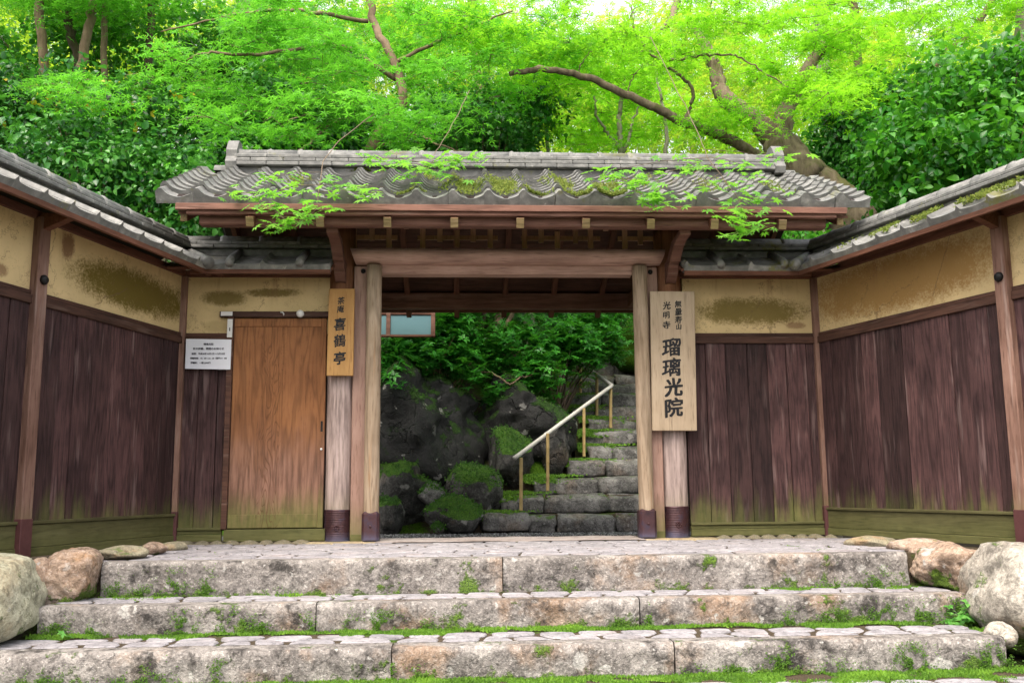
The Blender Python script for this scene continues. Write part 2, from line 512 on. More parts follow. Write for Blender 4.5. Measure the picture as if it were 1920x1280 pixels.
MT['pillar'] = wood('weathered_pillar', (0.14, 0.058, 0.028), (0.27, 0.125, 0.065), 'z', 0.9, 0.3, (0.36, 0.24, 0.17), fade=(1.35, 1.75, (0.50, 0.40, 0.37)), algae=(0.26, 0.18, 0.35), ring=6, vary=0.05)
MT['jamb'] = wood('pink_jamb_wood', (0.28, 0.165, 0.125), (0.44, 0.29, 0.235), 'z', 0.9, 0.25, (0.55, 0.42, 0.36), algae=(0.16, 0.12, 0.6), ring=5, vary=0.08)
MT['inner'] = wood('bare_log_post', (0.24, 0.17, 0.105), (0.43, 0.34, 0.25), 'z', 1.0, 0.6, (0.29, 0.15, 0.06), ring=8, vary=0.06)
MT['endgrain'] = wood('timber_end_grain', (0.20, 0.14, 0.06), (0.34, 0.26, 0.13), 'y', 2, 0.2, ring=9)
MT['door'] = wood('orange_door_board', (0.175, 0.070, 0.026), (0.29, 0.130, 0.052), 'z', 0.75, 0.15, (0.30, 0.16, 0.09), fade=(0.5, 1.15, (0.30, 0.165, 0.118)), algae=(0.26, 0.4, 0.75), ring=13, vary=0.04, figure=(0.80, 0.14))
MT['board_l'] = wood('amber_signboard_wood', (0.36, 0.19, 0.065), (0.48, 0.28, 0.105), 'z', 0.7, 0.1, (0.6, 0.42, 0.2), ring=3, vary=0.02)
MT['board_r'] = wood('tan_signboard_wood', (0.35, 0.265, 0.175), (0.49, 0.39, 0.28), 'z', 0.7, 0.15, (0.46, 0.36, 0.27), ring=3, vary=0.02)
MT['ink'] = plain('brush_ink', (0.008, 0.008, 0.010), 0.5)
MT['print'] = plain('printed_text', (0.035, 0.035, 0.05), 0.6)
MT['paper'] = plain('laminated_paper', (0.66, 0.68, 0.74), 0.35, var=0.04)
MT['copper'] = None
def copper():
    t = NT('patinated_copper')
    c = t.coord('Object'); p = t.pos()
    n = t.noise(t.vmath('ADD', c, t.vscale(p, 1.0)), 6, 5, 0.6)
    col = t.ramp(n, [(0.3, (0.028, 0.014, 0.020)), (0.52, (0.065, 0.027, 0.030)), (0.7, (0.045, 0.036, 0.062))])
    z = t.sep(p)[2]
    w = t.maprange(t.math('ADD', z, t.math('MULTIPLY', n, 0.16)), 0.18, 0.06, 0, 0.65)
    col = t.mix(w, col, (0.12, 0.14, 0.24))
    t.bsdf.inputs['Metallic'].default_value = 0.35
    return t.done(col, 0.42, t.bump(n, 0.15, 0.004), 0.5)
MT['copper'] = copper()
MT['shoe'] = plain('painted_copper_shoe', (0.10, 0.040, 0.040), 0.5, 0.2, 0.3)
MT['tile'] = tile_mat('grey_roof_tile', 0.55)
MT['tile_wall'] = tile_mat('grey_wall_tile', 0.8)
MT['granite'] = stone('granite_step', ((0.11, 0.10, 0.092), (0.24, 0.222, 0.205), (0.42, 0.395, 0.365)), 0.6, 0.85, 0.9, 0.0, (-0.12, 0.03, 0.13), 0.38, 1.1, 0.95, 0.7)
MT['flag'] = stone('flagstone', ((0.19, 0.185, 0.195), (0.28, 0.27, 0.285), (0.37, 0.36, 0.375)), 0.3, 0.1, 0.0, 0, None, 0.12, 1.0, 0.15, 0.3)
MT['boulder'] = stone('pale_boulder', ((0.26, 0.235, 0.20), (0.42, 0.39, 0.33), (0.50, 0.47, 0.41)), 0.5, 0.7, 0.85, 0.0, (-0.30, 0.10, 0.17), 0.5, 0.9, 0.8, 0.6)
MT['boulder_rust'] = stone('rusty_boulder', ((0.24, 0.17, 0.12), (0.40, 0.29, 0.21), (0.48, 0.41, 0.36)), 0.5, 0.7, 0.9, 0.0, (-0.14, 0.06, 0.2), 0.95, 1.2, 0.7, 0.6)
MT['boulder_green'] = stone('algae_boulder', ((0.30, 0.29, 0.20), (0.44, 0.43, 0.31), (0.50, 0.50, 0.38)), 0.45, 0.4, 0.85, 0.0, (-0.3, 0.0, 0.16), 0.3, 0.9, 0.6, 0.6, moss_col=((0.05, 0.09, 0.01), (0.14, 0.22, 0.03)))
MT['small_stone'] = stone('footing_stone', ((0.18, 0.17, 0.12), (0.32, 0.29, 0.2), (0.42, 0.38, 0.27)), 0.4, 0.2, 0.5, 0.1, None, 0.5, 2.0, 0.4)
MT['pad'] = stone('pillar_base_stone', ((0.30, 0.25, 0.15), (0.44, 0.36, 0.22), (0.5, 0.44, 0.33)), 0.3, 0.1, 0.25, 0, None, 0.5, 1.5, 0.2)
MT['dark_rock'] = stone('dark_garden_rock', ((0.002, 0.0025, 0.002), (0.006, 0.0065, 0.006), (0.030, 0.030, 0.029)), 0.5, 0.55, 0.95, 0.34, None, 0.0, 0.9, 0.7, 1.0, 0.6, 0.50, 0.35, 1.0, moss_col=((0.008, 0.026, 0.002), (0.035, 0.10, 0.006)))  # dark stone, darkened further: shade under the canopy is put into the colours
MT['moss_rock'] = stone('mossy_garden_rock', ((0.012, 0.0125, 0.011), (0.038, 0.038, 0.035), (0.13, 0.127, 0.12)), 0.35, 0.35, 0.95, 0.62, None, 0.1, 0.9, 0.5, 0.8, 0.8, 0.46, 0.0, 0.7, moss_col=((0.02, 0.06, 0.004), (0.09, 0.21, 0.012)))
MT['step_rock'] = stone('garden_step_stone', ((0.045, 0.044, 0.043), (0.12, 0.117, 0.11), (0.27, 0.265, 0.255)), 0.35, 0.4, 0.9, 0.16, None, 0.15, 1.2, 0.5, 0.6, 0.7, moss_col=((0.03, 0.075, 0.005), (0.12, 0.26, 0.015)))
MT['bamboo'] = plain('dry_bamboo', (0.36, 0.26, 0.11), 0.5, var=0.35, scale=9)
MT['pole'] = plain('grey_bamboo_rail', (0.50, 0.48, 0.45), 0.6, var=0.3, scale=14)
MT['iron'] = plain('black_iron', (0.02, 0.02, 0.02), 0.5, 0.6)
MT['white_metal'] = plain('white_enamel', (0.62, 0.62, 0.60), 0.4, var=0.15)
MT['black_recess'] = plain('dark_recess', (0.01, 0.009, 0.008), 0.7)
def glass():
    t = NT('window_glass')
    c = t.coord('Object')
    t.bsdf.inputs['IOR'].default_value = 1.5
    return t.done((0.14, 0.26, 0.29), 0.2, t.bump(t.noise(c, 3, 2), 0.05, 0.01), 0.25)
MT['glass'] = glass()
def soil(name, mossy, light=1.0):
    t = NT(name)
    p = t.pos()
    n = t.noise(p, 2.0, 6, 0.65); n2 = t.noise(p, 45, 5, 0.7)
    col = t.mix(n2, (0.03 * light, 0.022 * light, 0.014 * light), (0.10 * light, 0.08 * light, 0.055 * light))
    w = t.maprange(t.math('ADD', n, mossy), 0.55, 0.66)
    col = t.mix(w, col, t.mix(t.maprange(n2, 0.35, 0.65), (0.02, 0.055, 0.004), (0.075, 0.16, 0.012)))
    return t.done(col, 0.95, t.bump(t.math('ADD', n2, n), 0.7, 0.03), 0.1)
MT['soil'] = soil('mossy_soil', 0.03)
MT['hill'] = soil('hill_moss_and_litter', 0.08, 0.8)
MT['moss_bank'] = soil('bank_moss', 0.35)
MT['joint'] = soil('joint_moss', -0.02, 1.2)
def gravel():
    t = NT('grey_gravel')
    p = t.pos()
    v = t.voronoi(p, 55)
    n = t.noise(p, 3, 4)
    col = t.mix(t.sep(v.outputs['Color'])[0], (0.05, 0.05, 0.052), (0.22, 0.22, 0.225))
    col = t.mix(t.math('MULTIPLY', n, 0.5), col, (0.07, 0.07, 0.07))
    return t.done(col, 0.9, t.bump(v.outputs['Distance'], 1.0, 0.02), 0.2)
MT['gravel'] = gravel()
MT['sill'] = stone('worn_sill_stone', ((0.26, 0.22, 0.20), (0.36, 0.31, 0.29), (0.44, 0.40, 0.38)), 0.25, 0.05, 0.0, 0, None, 0.2, 1.0, 0.15, 0.3)
MT['moss'] = leaf('bright_moss', (0.03, 0.08, 0.005), (0.085, 0.20, 0.012), (0.18, 0.35, 0.025), 0.3, 0.7)
MT['rock_moss'] = leaf('deep_rock_moss', (0.012, 0.04, 0.003), (0.03, 0.10, 0.006), (0.08, 0.22, 0.012), 0.25, 0.7)
MT['roof_moss'] = leaf('golden_roof_moss', (0.045, 0.075, 0.006), (0.11, 0.16, 0.014), (0.21, 0.24, 0.04), 0.25, 0.8)
MT['maple'] = leaf('maple_leaves', (0.025, 0.15, 0.010), (0.065, 0.30, 0.016), (0.15, 0.47, 0.04), 0.5, 0.42, (0.28, 0.86, 0.05))
MT['maple_near'] = leaf('near_maple_leaves', (0.07, 0.24, 0.02), (0.12, 0.36, 0.03), (0.2, 0.46, 0.05), 0.5, 0.45, (0.35, 0.80, 0.05))
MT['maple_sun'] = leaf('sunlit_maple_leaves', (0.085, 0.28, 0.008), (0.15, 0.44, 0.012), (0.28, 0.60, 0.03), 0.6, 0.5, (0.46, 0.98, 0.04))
MT['ever'] = leaf('glossy_evergreen_leaves', (0.007, 0.055, 0.014), (0.03, 0.165, 0.022), (0.11, 0.34, 0.05), 0.3, 0.28, (0.14, 0.50, 0.04))
MT['ever_left'] = leaf('mixed_evergreen_leaves', (0.007, 0.055, 0.014), (0.032, 0.165, 0.022), (0.12, 0.35, 0.05), 0.3, 0.3, (0.14, 0.50, 0.04), odd=(0.96, (0.55, 0.42, 0.02)))
MT['broad'] = leaf('broad_shrub_leaves', (0.010, 0.075, 0.008), (0.03, 0.18, 0.014), (0.11, 0.36, 0.03), 0.38, 0.33, (0.18, 0.60, 0.03))
MT['azalea'] = leaf('garden_shrub_leaves', (0.010, 0.07, 0.012), (0.025, 0.16, 0.015), (0.07, 0.32, 0.03), 0.3, 0.35, (0.15, 0.55, 0.03))
MT['far'] = leaf('far_wood_leaves', (0.07, 0.20, 0.01), (0.19, 0.38, 0.012), (0.36, 0.56, 0.03), 0.6, 0.6, (0.70, 0.95, 0.06))
MT['bark'] = bark('maple_bark', (0.075, 0.055, 0.038), (0.25, 0.195, 0.14), 0.6)
MT['bark_dark'] = bark('dark_bark', (0.035, 0.026, 0.02), (0.11, 0.085, 0.06), 0.3)
MT['bark_pale'] = bark('pale_bark', (0.20, 0.17, 0.14), (0.38, 0.34, 0.29), 0.3)
MT['bark_brown'] = bark('brown_bark', (0.12, 0.085, 0.055), (0.26, 0.19, 0.13), 0.15)
MT['twig'] = plain('twig_bark', (0.16, 0.12, 0.08), 0.9, var=0.3)
MT['weed'] = leaf('weed_leaves', (0.05, 0.2, 0.02), (0.10, 0.32, 0.05), (0.2, 0.42, 0.1), 0.3, 0.5)

# ------------------------------------------------------------------ leaf machinery
def tmpl_star(lobes=5, spread=250, notch=0.16, wd=17):
    V = [(0, 0, 0)]; Fs = []
    for k in range(lobes):
        a = R(90 + spread * (k / (lobes - 1) - 0.5))
        ln = 1.0 - 0.42 * abs(2 * k / (lobes - 1) - 1) ** 1.5
        w = R(wd)
        i = len(V)
        V += [(notch * 2.2 * math.cos(a - w), notch * 2.2 * math.sin(a - w), 0.03), (ln * math.cos(a), ln * math.sin(a), -0.10 * ln), (notch * 2.2 * math.cos(a + w), notch * 2.2 * math.sin(a + w), 0.03)]
        Fs.append((0, i, i + 1, i + 2))
    return np.array(V), Fs
def tmpl_ovate(w=0.42, fold=0.12, curl=-0.15):
    V = [(0, 0, 0), (w * 0.72, 0.22, fold * 0.8), (w * 0.85, 0.48, fold), (w * 0.45, 0.78, fold * 0.4 + curl * 0.4), (0, 1.0, curl),
         (-w * 0.45, 0.78, fold * 0.4 + curl * 0.4), (-w * 0.85, 0.48, fold), (-w * 0.72, 0.22, fold * 0.8), (0, 0.5, 0.0)]
    return np.array(V), [(0, 1, 2, 8), (8, 2, 3, 4), (0, 8, 6, 7), (8, 4, 5, 6)]
def tmpl_blade():
    return np.array([(-0.16, 0, 0), (0.16, 0, 0), (0.03, 1.0, 0.25)]), [(0, 1, 2)]
STAR, OVATE, BLADE = tmpl_star(5), tmpl_ovate(), tmpl_blade()
BROAD = tmpl_ovate(0.34, 0.10, -0.2)
SLIM = tmpl_ovate(0.26, 0.06, -0.2)
STAR7 = tmpl_star(7, 270, 0.19, 19)

def leaves_me(name, P, N, A, S, tmpl, rnd):
    """P positions, N normals, A in-plane tip directions, S sizes: one mesh of leaves with a per-face 'rnd'"""
    tv, tf = tmpl
    n = len(P); k = len(tv)
    N = N / (np.linalg.norm(N, axis=1, keepdims=True) + 1e-9)
    B = np.cross(A, N); B /= np.linalg.norm(B, axis=1, keepdims=True) + 1e-9
    A = np.cross(N, B)
    V = P[:, None, :] + S[:, None, None] * (tv[None, :, 0, None] * B[:, None, :] + tv[None, :, 1, None] * A[:, None, :] + tv[None, :, 2, None] * N[:, None, :])
    V = V.reshape(-1, 3).astype(np.float32)
    flat = np.concatenate([np.array(f) for f in tf]); cnt = np.array([len(f) for f in tf])
    idx = (flat[None, :] + (np.arange(n) * k)[:, None]).reshape(-1).astype(np.int32)
    tot = np.tile(cnt, n)
    start = np.concatenate([[0], np.cumsum(tot)[:-1]]).astype(np.int32)
    me = bpy.data.meshes.new(name)
    me.vertices.add(len(V)); me.vertices.foreach_set('co', V.reshape(-1))
    me.loops.add(len(idx)); me.loops.foreach_set('vertex_index', idx)
    me.polygons.add(len(tot)); me.polygons.foreach_set('loop_start', start)
    at = me.attributes.new('rnd', 'FLOAT', 'FACE')
    at.data.foreach_set('value', np.repeat(rnd, len(tf)).astype(np.float32))
    me.update(calc_edges=True)
    return me
def unit(v):
    return v / (np.linalg.norm(v, axis=-1, keepdims=True) + 1e-9)
def spray_leaves(rg, C, Rad, per, size, tilt=0.55, drop=0.25):
    """flat layered sprays as a maple carries them: C centres, Rad radii"""
    P = []; N = []; A = []; S = []; Q = []
    for c, r in zip(C, Rad):
        m = max(6, int(per * (r / 0.6) ** 2))
        az = rg.uniform(0, 2 * math.pi)
        ex = np.array([math.cos(az), math.sin(az), rg.normal(0, 0.08)]); ey = np.array([-math.sin(az), math.cos(az), rg.normal(0, 0.08)])
        u = rg.normal(0, 0.5, m); w = rg.normal(0, 0.33, m)
        p = c + r * (u[:, None] * ex + w[:, None] * ey)
        p[:, 2] += -drop * r * (u ** 2 + w ** 2) + rg.normal(0, 0.035, m)
        n = np.stack([rg.normal(0, tilt, m), rg.normal(-0.12, tilt, m), np.ones(m)], 1)
        a = (u[:, None] * ex + w[:, None] * ey) + rg.normal(0, 0.5, (m, 3)); a[:, 2] -= 0.2
        P.append(p); N.append(n); A.append(a); S.append(rg.uniform(0.75, 1.25, m) * size)
        Q.append(np.clip(rg.normal(0.42, 0.24) + rg.normal(0, 0.17, m), 0, 0.97))
    return [np.concatenate(x) for x in (P, N, A, S, Q)]
def spray_twigs(rg, C, Rad, per=4, r0=0.006):
    out = []
    for c, r in zip(C, Rad):
        az = rg.uniform(0, 2 * math.pi)
        for k in range(per):
            a = az + rg.normal(0, 0.7) + (math.pi if k % 2 else 0)
            L = r * rg.uniform(0.5, 1.0)
            e = c + np.array([math.cos(a) * L, math.sin(a) * L, -0.15 * L - rg.uniform(0, 0.05)])
            mid = (c + e) / 2 + rg.normal(0, 0.03, 3) + np.array([0, 0, 0.03])
            out.append((np.array([c, mid, e]), np.array([r0, r0 * 0.7, r0 * 0.35]), 3))
    return out
def clump_leaves(rg, C, Rad, per, size, droop=0.2):
    P = []; N = []; A = []; S = []; Q = []
    for c, r in zip(C, Rad):
        m = max(8, int(per * (r / 0.35) ** 2))
        d = unit(rg.normal(0, 1, (m, 3)))
        rr = r * rg.uniform(0.35, 1.15, m) * (1 + 0.28 * rg.normal(0, 1, m))
        p = c + d * rr[:, None] * np.array([1.1, 1.1, 0.85])
        n = unit(d * 0.7 + rg.normal(0, 0.55, (m, 3)) + np.array([0, 0, 0.55]))
        a = unit(d + rg.normal(0, 0.6, (m, 3)) - np.array([0, 0, droop]))
        P.append(p); N.append(n); A.append(a); S.append(rg.uniform(0.55, 1.35, m) * size * rg.uniform(0.8, 1.2))
        Q.append(np.clip(rg.normal(0.47, 0.22) + rg.normal(0, 0.22, m), 0, 1.0))
    return [np.concatenate(x) for x in (P, N, A, S, Q)]
def rosette_leaves(rg, C, per, size):
    """whorls of leaves at twig ends"""
    P = []; N = []; A = []; S = []; Q = []
    for c in C:
        up = unit(np.array([rg.normal(0, 0.45), rg.normal(-0.25, 0.4), 1.0]))
        e1 = unit(np.cross(up, [0.3, 0.9, 0.2])); e2 = np.cross(up, e1)
        q = rg.normal(0.5, 0.17); s = size * rg.uniform(0.75, 1.2)
        for k in range(per):
            a = 2 * math.pi * (k + rg.uniform(-0.25, 0.25)) / per
            o = math.cos(a) * e1 + math.sin(a) * e2
            P.append(c + o * 0.1 * s); A.append(o + up * rg.uniform(-0.1, 0.5)); N.append(up - o * 0.25 + rg.normal(0, 0.12, 3)); S.append(s * rg.uniform(0.8, 1.15)); Q.append(min(1.0, max(0, q + rg.normal(0, 0.12))))
    return np.array(P), np.array(N), np.array(A), np.array(S), np.array(Q)
def crown(name, data, tmpl, mat, parent):
    P, N, A, S, Q = data
    return link(name, leaves_me(name, P, N, A, S, tmpl, Q), mat, parent)

# ------------------------------------------------------------------ terrain
def sstep(a, b, x):
    t = np.clip((x - a) / (b - a), 0, 1)
    return t * t * (3 - 2 * t)
def hill_h(x, y):
    x = np.asarray(x, float); y = np.asarray(y, float)
    front = -0.56 + 0.44 * sstep(-2.6, -1.9, y) * 1.0
    stair = -0.12 + np.maximum(0, np.minimum(y, 9.0) - 3.0) * 0.515 + np.maximum(0, y - 9.0) * 0.44
    stair = np.minimum(stair, 14.0 + 0.12 * np.maximum(0, y - 30))
    bank = 1.0 * sstep(3.6, 5.2, y) * sstep(1.25, 0.2, x) + 0.55 * sstep(4.5, 6.5, y) * sstep(2.75, 3.3, x)
    back = stair + bank - 0.10
    return np.where(y > 2.9, back, front) + 0.0
nx, ny = 150, 150
xs = np.concatenate([np.linspace(-90, -9, 24), np.linspace(-8.4, 9, 100), np.linspace(9.6, 90, 26)])
ys = np.concatenate([np.linspace(-60, -9, 14), np.linspace(-8, 14, 110), np.linspace(14.8, 95, 26)])
gx, gy = np.meshgrid(xs, ys)
gz = hill_h(gx, gy)
rg0 = np.random.default_rng(5)
gz = gz + np.where(gy > 3.2, 0.06 * np.sin(gx * 2.1 + gy * 1.3) * np.sin(gy * 1.7 - gx) + 0.25 * np.sin(gx * 0.35 + 1) * sstep(6, 12, gy), 0)
V = np.stack([gx, gy, gz], -1).reshape(-1, 3)
nxx = len(xs); Fs = []
for j in range(len(ys) - 1):
    for i in range(nxx - 1):
        a = j * nxx + i
        Fs.append((a, a + 1, a + nxx + 1, a + nxx))
tag(link('ground', mesh('ground', V, Fs, True), MT['hill']), kind='structure')

# ------------------------------------------------------------------ rocks
def rock_me(name, seed, sx, sy, sz, planes=9, rough=0.10, sub=4, flat=0.75, fine=0.03, sq=2.0):
    rg = np.random.default_rng(seed)
    bm = bmesh.new()
    bmesh.ops.create_icosphere(bm, subdivisions=sub, radius=1.0)
    d = np.array([v.co[:] for v in bm.verts])
    r = 1.0 / (np.abs(d) ** sq).sum(1) ** (1 / sq)
    for k in range(planes):
        n = unit(rg.normal(0, 1, 3)); dist = rg.uniform(flat, 0.97)
        c = d @ n
        lim = np.where(c > 0.05, dist / np.maximum(c, 0.05), 9)
        k_ = 34.0
        r = -np.log(np.exp(-k_ * r) + np.exp(-k_ * np.minimum(lim, 3))) / k_ + 0.0
    off = Vector(rg.uniform(-20, 20, 3))
    for i, v in enumerate(bm.verts):
        p = Vector(d[i])
        q = r[i] + rough * noise.fractal(p * 1.6 + off, 1.0, 2.0, 3) + fine * noise.fractal(p * 6 + off, 0.9, 2.0, 3)
        v.co = Vector((p.x * q * sx, p.y * q * sy, p.z * q * sz))
    return from_bm(name, bm, True)
def slab_me(name, seed, hx, hy, hz, rough=0.016, rnd_=0.22):
    rg = np.random.default_rng(seed)
    off = Vector(rg.uniform(-20, 20, 3))
    bm = bmesh.new()
    bmesh.ops.create_cube(bm, size=2.0)
    bmesh.ops.subdivide_edges(bm, edges=bm.edges[:], cuts=7, use_grid_fill=True)
    sk = rg.normal(0, 0.05, 4)
    for v in bm.verts:
        p = v.co.copy()
        sp = p.normalized()
        q = p * (1 - rnd_) + Vector((sp.x, sp.y, sp.z)) * rnd_ * 1.25
        q = Vector((q.x * hx * (1 + sk[0] * q.z), q.y * hy, q.z * hz * (1 + sk[1] * q.x * 0.6)))
        n_ = noise.fractal(Vector((q.x * 5, q.y * 5, q.z * 7)) + off, 0.9, 2.1, 4)
        if p.z > 0.2 and p.y < 0:                    # worn, rounded nosing
            k_ = max(0.0, p.z - 0.35) / 0.65
            q.y += k_ ** 1.6 * 0.17 * (-p.y); q.z += 0.004
        q += sp * n_ * rough * (2.8 if sp.y < -0.3 else 1.3)
        v.co = q
    return from_bm(name, bm, True)
def rock(name, loc, size, seed, mat, label=None, cat='boulder', rz=0.0, parent=None, group=None, **kw):
    o = link(name, rock_me(name, seed, *size, **kw), MT[mat], parent)
    o.location = loc; o.rotation_euler = (0, 0, rz)
    if label: tag(o, label, cat, group)
    return o

# ------------------------------------------------------------------ front steps, landing, flagstones
def cell_polys(seed, x0, x1, y0, y1, sx, sy, jit=0.36):
    rg = np.random.default_rng(seed)
    pts = []
    nxn = max(1, int((x1 - x0) / sx)); nyn = max(1, int(round((y1 - y0) / sy)))
    dx = (x1 - x0) / nxn; dy = (y1 - y0) / nyn
    for j in range(nyn):
        for i in range(nxn):
            pts.append((x0 + (i + 0.5 + (0.5 if j % 2 else 0) * 0.6 + rg.uniform(-jit, jit)) * dx, y0 + (j + 0.5 + rg.uniform(-jit, jit) * 0.8) * dy))
    pts = np.array(pts)
    out = []
    for i, p in enumerate(pts):
        poly = [(x0, y0), (x1, y0), (x1, y1), (x0, y1)]
        dd = np.hypot(*((pts - p) / np.array([sx, sy])).T)
        for j in np.argsort(dd)[1:14]:
            q = pts[j]; m = (p + q) / 2; n = q - p
            res = []
            for k in range(len(poly)):
                a = np.array(poly[k]); b = np.array(poly[(k + 1) % len(poly)])
                da = (a - m) @ n; db = (b - m) @ n
                if da <= 0: res.append(tuple(a))
                if (da < 0) != (db < 0) and abs(da - db) > 1e-12:
                    t = da / (da - db); res.append(tuple(a + t * (b - a)))
            poly = res
            if len(poly) < 3: break
        if len(poly) >= 3:
            out.append(np.array(poly))
    return out
def flag_me(name, poly, z, gap, th, rg):
    c = poly.mean(0)
    # inset, then round the corners by averaging (Chaikin)
    d = poly - c
    L = np.linalg.norm(d, axis=1, keepdims=True)
    q = c + d * np.maximum(0.25, (L - gap * 1.35) / np.maximum(L, 1e-6))
    ch = []
    for i in range(len(q)):
        a, b = q[i], q[(i + 1) % len(q)]
        ch += [a * 0.8 + b * 0.2, a * 0.25 + b * 0.75]
    q = np.array(ch)
    n = len(q); tz = rg.uniform(-0.003, 0.004); sl = rg.normal(0, 0.008, 2)
    inn = c + (q - c) * 0.93
    V = [(x, y, z - th) for x, y in q] + [(x, y, z - 0.006 + tz) for x, y in q] + [(x, y, z + tz + (np.array([x, y]) - c) @ sl) for x, y in inn]
    Fs = [tuple(2 * n + i for i in range(n))]
    for i in range(n):
        j = (i + 1) % n
        Fs.append((i, j, n + j, n + i)); Fs.append((n + i, n + j, 2 * n + j, 2 * n + i))
    return mesh(name, V, Fs)
def rough_block_me(name, x0, x1, y0, y1, z0, z1, seed, amp=0.012, step=0.035):
    """dressed granite block with a hewn front face (y0) and a worn top edge"""
    rg = np.random.default_rng(seed)
    off = Vector(rg.uniform(-30, 30, 3))
    nx_ = max(6, int((x1 - x0) / step)); nz_ = max(4, int((z1 - z0) / 0.028)); nt = 5
    V = []; cols = nx_ + 1
    rows = []
    for j in range(nz_ + 1): rows.append(('f', j / nz_))
    for j in range(1, nt + 1): rows.append(('t', j / nt))
    for kind, s in rows:
        for i in range(cols):
            x = x0 + (x1 - x0) * i / nx_
            end = min(i, nx_ - i) / nx_ * (x1 - x0)
            if kind == 'f':
                z = z0 + (z1 - z0) * s
                y = y0
                p = Vector((x * 9, z * 11, 3.0)) + off
                y += amp * (noise.fractal(p, 0.9, 2.1, 4)) + amp * 0.9 * noise.noise(p * 0.3)
                top = max(0, 1 - (z1 - z) / 0.025)
                y += 0.014 * top * top
                z -= 0.004 * top
                bot = max(0, 1 - (z - z0) / 0.03); y += 0.01 * bot
            else:
                y = y0 + 0.014 + (y1 - y0 - 0.014) * s
                z = z1 + 0.003 * noise.noise(Vector((x * 5, y * 6, 7)) + off)
            if end < 0.018: y += (0.018 - end) * 0.8 if kind == 'f' else 0
            V.append((x, y, z))
    nr = len(rows)
    Fs = [(j * cols + i, j * cols + i + 1, (j + 1) * cols + i + 1, (j + 1) * cols + i) for j in range(nr - 1) for i in range(nx_)]
    b = len(V)
    # ends and back down to the bed
    V += [(x0, y1, z0), (x1, y1, z0)]
    Lc = [j * cols for j in range(nr)]; Rc = [j * cols + nx_ for j in range(nr)]
    Fs.append(tuple(Lc + [b])[::-1]); Fs.append(tuple(Rc + [b + 1]))
    Fs.append(tuple([(nr - 1) * cols + i for i in range(nx_, -1, -1)] + [b, b + 1])[::-1])
    return mesh(name, V, Fs, True)
def block_obj(x0, x1, yf, depth, z0, z1, seed, parent):
    cx, cz = (x0 + x1) / 2, (z0 + z1) / 2
    me = rough_block_me('granite_block', x0 - cx, x1 - cx, 0, depth, z0 - cz, z1 - cz, seed)
    o = link('granite_block', me, MT['granite'], parent)
    o.location = (cx, yf, cz)
    return o
def X(px, y, z):           # world x of a photo column on a step front at depth y
    d = ray(px, 1100)
    return CAM[0] + d[0] * (y - CAM[1]) / d[1]
def moss_strip(name, parent, xa, xb, ya, yb, zf, dens, hgt, seed, mat='moss', edge=0.5, thr=0.10):
    rg = np.random.default_rng(seed)
    n = int(dens * (xb - xa) * (yb - ya))
    x = rg.uniform(xa, xb, n); y = rg.uniform(ya, yb, n)
    keep = np.array([noise.fractal(Vector((a * 3.1 + seed, b * 5.0, seed * 0.37)), 1.0, 2.0, 3) + edge * (1 - 2 * (yb - b) / (yb - ya)) > thr for a, b in zip(x, y)])
    x, y = x[keep], y[keep]; n = len(x)
    mound = np.array([max(0.0, 0.45 + 0.9 * noise.noise(Vector((a * 6, b * 6, seed)))) for a, b in zip(x, y)])
    P = np.stack([x, y, zf + mound * hgt * 0.9 * ((y - ya) / (yb - ya)) ** 0.7], 1)
    a = np.stack([rg.normal(0, 0.7, n), rg.normal(-0.3, 0.7, n), np.ones(n)], 1)
    N = np.stack([rg.normal(0, 0.6, n), -np.ones(n), rg.normal(0.5, 0.4, n)], 1)
    S = rg.uniform(0.5, 1.2, n) * hgt
    q = np.clip(0.25 + 0.5 * mound + rg.normal(0, 0.15, n), 0, 0.97)
    o = link(name, leaves_me(name, P, N, a, S, (np.array([(-0.3, 0, 0), (0.3, 0, 0), (0.05, 0.9, 0.2)]), [(0, 1, 2)]), q), MT[mat], parent)
    o['kind'] = 'stuff'
    return o

steps = []
SP = [  # front face y, top z, bottom z, left px, right px, joints px, back y
    (-2.10, 0.0, -0.215, 186, 1708, [943], None),
    (-2.55, -0.215, -0.38, 72, 1815, [593, 1199], -2.10),
    (-3.13, -0.38, -0.55, -70, 1880, [735, 1262], -2.55),
]
for k, (yf, zt, zb, pl, pr, js, yb) in enumerate(SP):
    nm = ['landing', 'stone_step', 'stone_step'][k]
    xl, xr = X(pl, yf, zt), X(pr, yf, zt)
    back = 0.62 if k == 0 else yb + 0.06
    core = link(nm, box_me(nm, xl + 0.05 if k else -3.6, xr - 0.05 if k else 3.5, yf + 0.05, back, zb - 0.1, zt - 0.007, 0), MT['joint'])
    tag(core, kind='structure')
    xsx = [xl] + [X(j, yf, zt) for j in js] + [xr]
    for i in range(len(xsx) - 1):
        block_obj(xsx[i] + 0.003, xsx[i + 1] - 0.003, yf, 0.15 if k < 2 else 0.17, zb - 0.04, zt, 10 * k + i + 3, core)
    rgf = np.random.default_rng(40 + k)
    y0 = yf + 0.148 + (0.02 if k == 2 else 0); y1 = -0.28 if k == 0 else yb - 0.005 - (0.09 if k == 2 else 0.0)
    polys = cell_polys(60 + k, xl if k else -3.05, xr if k else 3.0, y0, y1, [0.245, 0.23, 0.23][k], [0.21, 0.14, 0.15][k])
    big = sorted(range(len(polys)), key=lambda i: -abs(np.ptp(polys[i][:, 0])))
    for i in range(len(polys)):
        p = polys[i]
        if k == 0 and (abs(p[:, 0].mean()) > 2.86 + 0.28 * (-p[:, 1].mean()) * 0.9): continue
        if np.ptp(p[:, 0]) < 0.05 or np.ptp(p[:, 1]) < 0.03: continue
        link('paving_stone', flag_me('paving_stone', p, zt + 0.001, [0.007, 0.009, 0.013][k], 0.05, rgf), MT['flag'], core)
    steps.append(core)
